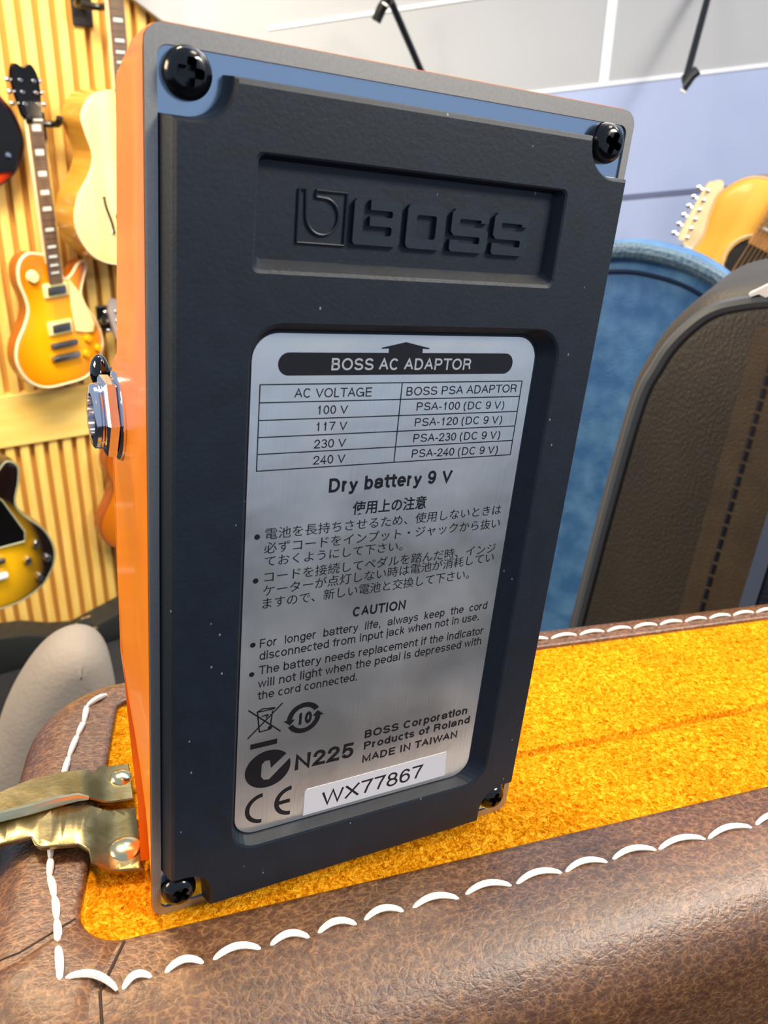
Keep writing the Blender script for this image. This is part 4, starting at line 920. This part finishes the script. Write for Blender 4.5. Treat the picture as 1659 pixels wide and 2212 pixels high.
# information label
M_label = bpy.data.materials.new('silver_label'); M_label.use_nodes = True
def label_nodes():
    nt = M_label.node_tree; N = nt.nodes; b = N['Principled BSDF']; Lk = nt.links.new
    b.inputs['Metallic'].default_value = .92; b.inputs['Roughness'].default_value = .24; b.inputs['Base Color'].default_value = srgb((250, 249, 245))
    tc = N.new('ShaderNodeTexCoord'); mp = N.new('ShaderNodeMapping'); mp.inputs['Scale'].default_value = (1, 1, .06); Lk(tc.outputs['Object'], mp.inputs[0])
    n = N.new('ShaderNodeTexNoise'); n.inputs['Scale'].default_value = 2600; n.inputs['Detail'].default_value = 3; Lk(mp.outputs[0], n.inputs['Vector'])
    n2 = N.new('ShaderNodeTexNoise'); n2.inputs['Scale'].default_value = 55; n2.inputs['Detail'].default_value = 3; Lk(tc.outputs['Object'], n2.inputs['Vector'])
    bp = N.new('ShaderNodeBump'); bp.inputs['Strength'].default_value = .12; bp.inputs['Distance'].default_value = .0002; Lk(n.outputs[0], bp.inputs['Height'])
    b2 = N.new('ShaderNodeBump'); b2.inputs['Strength'].default_value = .14; b2.inputs['Distance'].default_value = .002; Lk(n2.outputs[0], b2.inputs['Height']); Lk(bp.outputs[0], b2.inputs['Normal']); Lk(b2.outputs[0], b.inputs['Normal'])
    r3 = N.new('ShaderNodeMapRange'); r3.inputs[1].default_value = .35; r3.inputs[2].default_value = .65; r3.inputs[3].default_value = .24; r3.inputs[4].default_value = .38; Lk(n2.outputs[0], r3.inputs[0]); Lk(r3.outputs[0], b.inputs['Roughness'])
label_nodes()
bm = bmesh.new()
LB = rrect(12.85, 57.65, 13.55, 94.45, 3.5, 8)
slab(bm, [LB], lambda p: v3((p[0], -1.2, p[1])), lambda p: v3((p[0], -1.38, p[1])))
label = obj('information_label', bm, M_label, pedal)
label['label'] = 'silver metal label printed with black text'
TY = -1.40
bm = bmesh.new()
def flat(loops, y=TY, mi=0):
    r_ = [ring(bm, L, lambda p: v3((p[0], y, p[1]))) for L in loops]; n0 = set(bm.faces); fill(bm, r_, None)
    for f in bm.faces:
        if f not in n0: f.material_index = mi
def seg(a, b, w, y=TY):
    a = Vector(a); b = Vector(b); t = (b-a).normalized()*w/2; n = Vector((-t.y, t.x)); flat([[a-n-t*.3, b-n+t*.3, b+n+t*.3, a+n-t*.3]], y)
TEXT =  [('BOSS AC ADAPTOR', 23.95, 89.62, 46.19, 89.58, 1.66, 1, 'w'), ('AC VOLTAGE', 18.88, 85.94, 30.36, 85.9, 1.31, 0, 'l'), ('100 V', 22.37, 83.6, 26.92, 83.59, 1.23, 0, 'l'), ('117 V', 22.34, 81.25, 27.01, 81.25, 1.25, 0, 'l'), ('230 V', 22.21, 78.76, 27.05, 78.79, 1.27, 0, 'l'), ('240 V', 22.26, 76.41, 27.16, 76.45, 1.29, 0, 'l'), ('BOSS PSA ADAPTOR', 35.9, 85.9, 55.16, 86.07, 1.26, 0, 'l'), ('PSA-100 (DC 9 V)', 37.86, 83.68, 53.32, 83.53, 1.21, 0, 'l'), ('PSA-120 (DC 9 V)', 37.85, 81.32, 53.31, 81.21, 1.24, 0, 'l'), ('PSA-230 (DC 9 V)', 37.9, 78.9, 53.4, 78.77, 1.26, 0, 'l'), ('PSA-240 (DC 9 V)', 37.94, 76.53, 53.4, 76.36, 1.27, 0, 'l'), ('Dry battery 9 V', 24.96, 72.03, 45.61, 72.13, 2.16, 1, 'l'), ('使用上の注意', 29.0, 68.27, 41.5, 68.18, 1.96, 1, 'j'), ('電池を長持ちさせるため、使用しないときは', 15.75, 65.76, 55.93, 65.85, 1.66, 0, 'j'), ('必ずコードをインプット・ジャックから抜い', 15.67, 63.58, 56.12, 63.44, 1.69, 0, 'j'), ('ておくようにして下さい。', 15.88, 61.56, 38.2, 61.48, 1.59, 0, 'j'), ('コードを接続してペダルを踏んだ時、インジ', 15.92, 59.03, 56.05, 58.99, 1.67, 0, 'j'), ('ケーターが点灯しない時は電池が消耗してい', 15.84, 56.82, 56.0, 57.32, 1.69, 0, 'j'), ('ますので、新しい電池と交換して下さい。', 15.87, 54.78, 51.51, 54.79, 1.71, 0, 'j'), ('CAUTION', 30.62, 51.04, 39.94, 50.91, 1.72, 1, 'l'), ('For  longer  battery  life,  always  keep  the  cord', 15.73, 48.33, 56.2, 48.42, 1.46, 0, 'l'), ('disconnected from input jack when not in use.', 15.77, 46.19, 54.86, 46.46, 1.48, 0, 'l'), ('The battery needs replacement if the indicator', 15.74, 43.67, 56.26, 43.47, 1.51, 0, 'l'), ('will not light when the pedal is depressed with', 15.7, 41.35, 56.17, 41.45, 1.53, 0, 'l'), ('the cord connected.', 15.73, 39.21, 32.48, 39.16, 1.48, 0, 'l'), ('N225', 22.66, 24.04, 33.16, 23.88, 3.03, 1, 'l'), ('BOSS Corporation', 35.05, 27.15, 55.54, 27.18, 1.59, 1, 'l'), ('Products of Roland', 35.11, 24.83, 56.43, 25.01, 1.54, 1, 'l'), ('MADE IN TAIWAN', 35.06, 22.13, 54.13, 22.38, 1.55, 1, 'l'), ('WX77867', 27.98, 15.13, 47.68, 15.33, 3.0, 0, 's'), ('10', 22.57, 32.89, 24.99, 32.83, 2.24, 1, 'l')]
for s, x0, zz0, x1, zz1, cap, bold, kd in TEXT:
    if kd == 'j': text_bm(bm, s, x0, zz0, x1, zz1, cap, TY, bold, True)
    elif kd == 'l': letter_bm(bm, s, x0, zz0, x1, zz1, cap, TY, .27 if s == '10' else .2 if bold else .13)
flat([rrect(16.4, 53.65, 88.95, 92.0, 1.5, 8)])
flat([[(32.4, 91.9), (37.8, 91.9), (37.75, 92.6), (38.8, 92.55), (38.85, 92.7), (35.0, 93.5), (31.25, 92.7), (31.3, 92.55), (32.4, 92.6)]], TY-.005)
for z in (87.8, 85.4, 83.03, 80.7, 78.35, 76.0): seg((14.08, z), (55.98, z), .16)
for x in (14.08, 35.06, 55.98): seg((x, 76.0), (x, 87.8), .16, TY-.004)
for x, z in [(14.58, 66.3), (14.63, 59.5), (14.63, 49.0), (14.65, 43.95)]: flat([[(x+.42*math.cos(k*PI/8), z+.42*math.sin(k*PI/8)) for k in range(16)]])
# crossed-out wheeled bin
for a, b in [((14.4, 37.6), (19.8, 32.5)), ((14.45, 32.4), (19.85, 37.7))]: seg(a, b, .24)
for a, b in [((15.85, 36.9), (16.3, 33.2)), ((18.3, 36.7), (18.0, 33.3)), ((16.3, 33.2), (18.0, 33.3)), ((15.75, 36.95), (18.65, 37.0)), ((15.75, 36.95), (16.6, 37.4)), ((16.6, 37.4), (18.65, 37.15)), ((16.6, 36.0), (17.6, 36.15)), ((17.6, 36.15), (17.3, 35.6))]: seg(a, b, .22, TY-.004)
flat([[(18.0+.36*math.cos(k*PI/8), 33.6+.36*math.sin(k*PI/8)) for k in range(16)]], TY-.006)
# ring of two arrows round the number
def arcband(c, r0, r1, a0, a1, tip, n=22, kz=1.0):
    A0 = [(c[0]+r1*math.cos(math.radians(a0+(a1-a0)*k/n)), c[1]+kz*r1*math.sin(math.radians(a0+(a1-a0)*k/n))) for k in range(n+1)]
    A1 = [(c[0]+r0*math.cos(math.radians(a0+(a1-a0)*k/n)), c[1]+kz*r0*math.sin(math.radians(a0+(a1-a0)*k/n))) for k in range(n+1)]
    return A0+tip+A1[::-1]
CC = (23.65, 34.08)
pt = lambda r, a: (CC[0]+r*math.cos(math.radians(a)), CC[1]+r*math.sin(math.radians(a)))
flat([arcband(CC, 1.98, 2.88, 30, 178, [pt(3.45, 178), pt(2.5, 202), pt(1.5, 178)])])
flat([arcband(CC, 1.98, 2.88, 205, 358, [pt(3.45, 358), pt(2.5, 382), pt(1.5, 358)])])
# tick mark in a round c
flat([[(14.95, 30.2), (19.33, 30.25), (19.33, 31.22), (14.92, 31.17)]])
oc = (18.05, 25.7)
oa = [(oc[0]+3.82*math.cos(math.radians(a)), oc[1]+3.6*math.sin(math.radians(a))) for a in [38+k*(352-20)/44 for k in range(45)]]
flat([oa+[(21.7, 26.85), (18.3, 23.55), (17.4, 23.75), (16.95, 24.5), (16.98, 26.8), (17.5, 27.4), (18.3, 27.3), (18.55, 25.75)]])
# C and E conformity letters
def cee(c, r0, r1, a0, a1): flat([arcband(c, r0, r1, a0, a1, [])])
cee((17.5, 18.1), 2.25, 3.0, 92, 268); cee((22.45, 18.15), 2.2, 2.98, 92, 268)
seg((20.1, 18.15), (22.1, 18.15), .75, TY-.004)
o = obj('label_printing', bm, M_ink, label)
bm = bmesh.new()
for s, x0, zz0, x1, zz1, cap, bold, kd in TEXT:
    if kd == 'w': letter_bm(bm, s, x0, zz0, x1, zz1, cap, TY-.012, .16)
o = obj('reversed_lettering', bm, mat('silver_lettering', (214, 213, 208), .35, .6), label)
bm = bmesh.new(); q_ = [(24.75, 14.1), (52.75, 14.4), (52.4, 19.75), (25.1, 19.5), (24.75, 19.1)]
slab(bm, [q_], lambda p: v3((p[0], TY+.02, p[1])), lambda p: v3((p[0], TY-.04, p[1])))
for s, x0, zz0, x1, zz1, cap, bold, kd in TEXT:
    if kd == 's': letter_bm(bm, s, x0, zz0, x1, zz1, cap, TY-.055, .13, 1)
o = obj('serial_sticker', bm, [mat('white_sticker', (206, 203, 206), .5), M_ink], label)
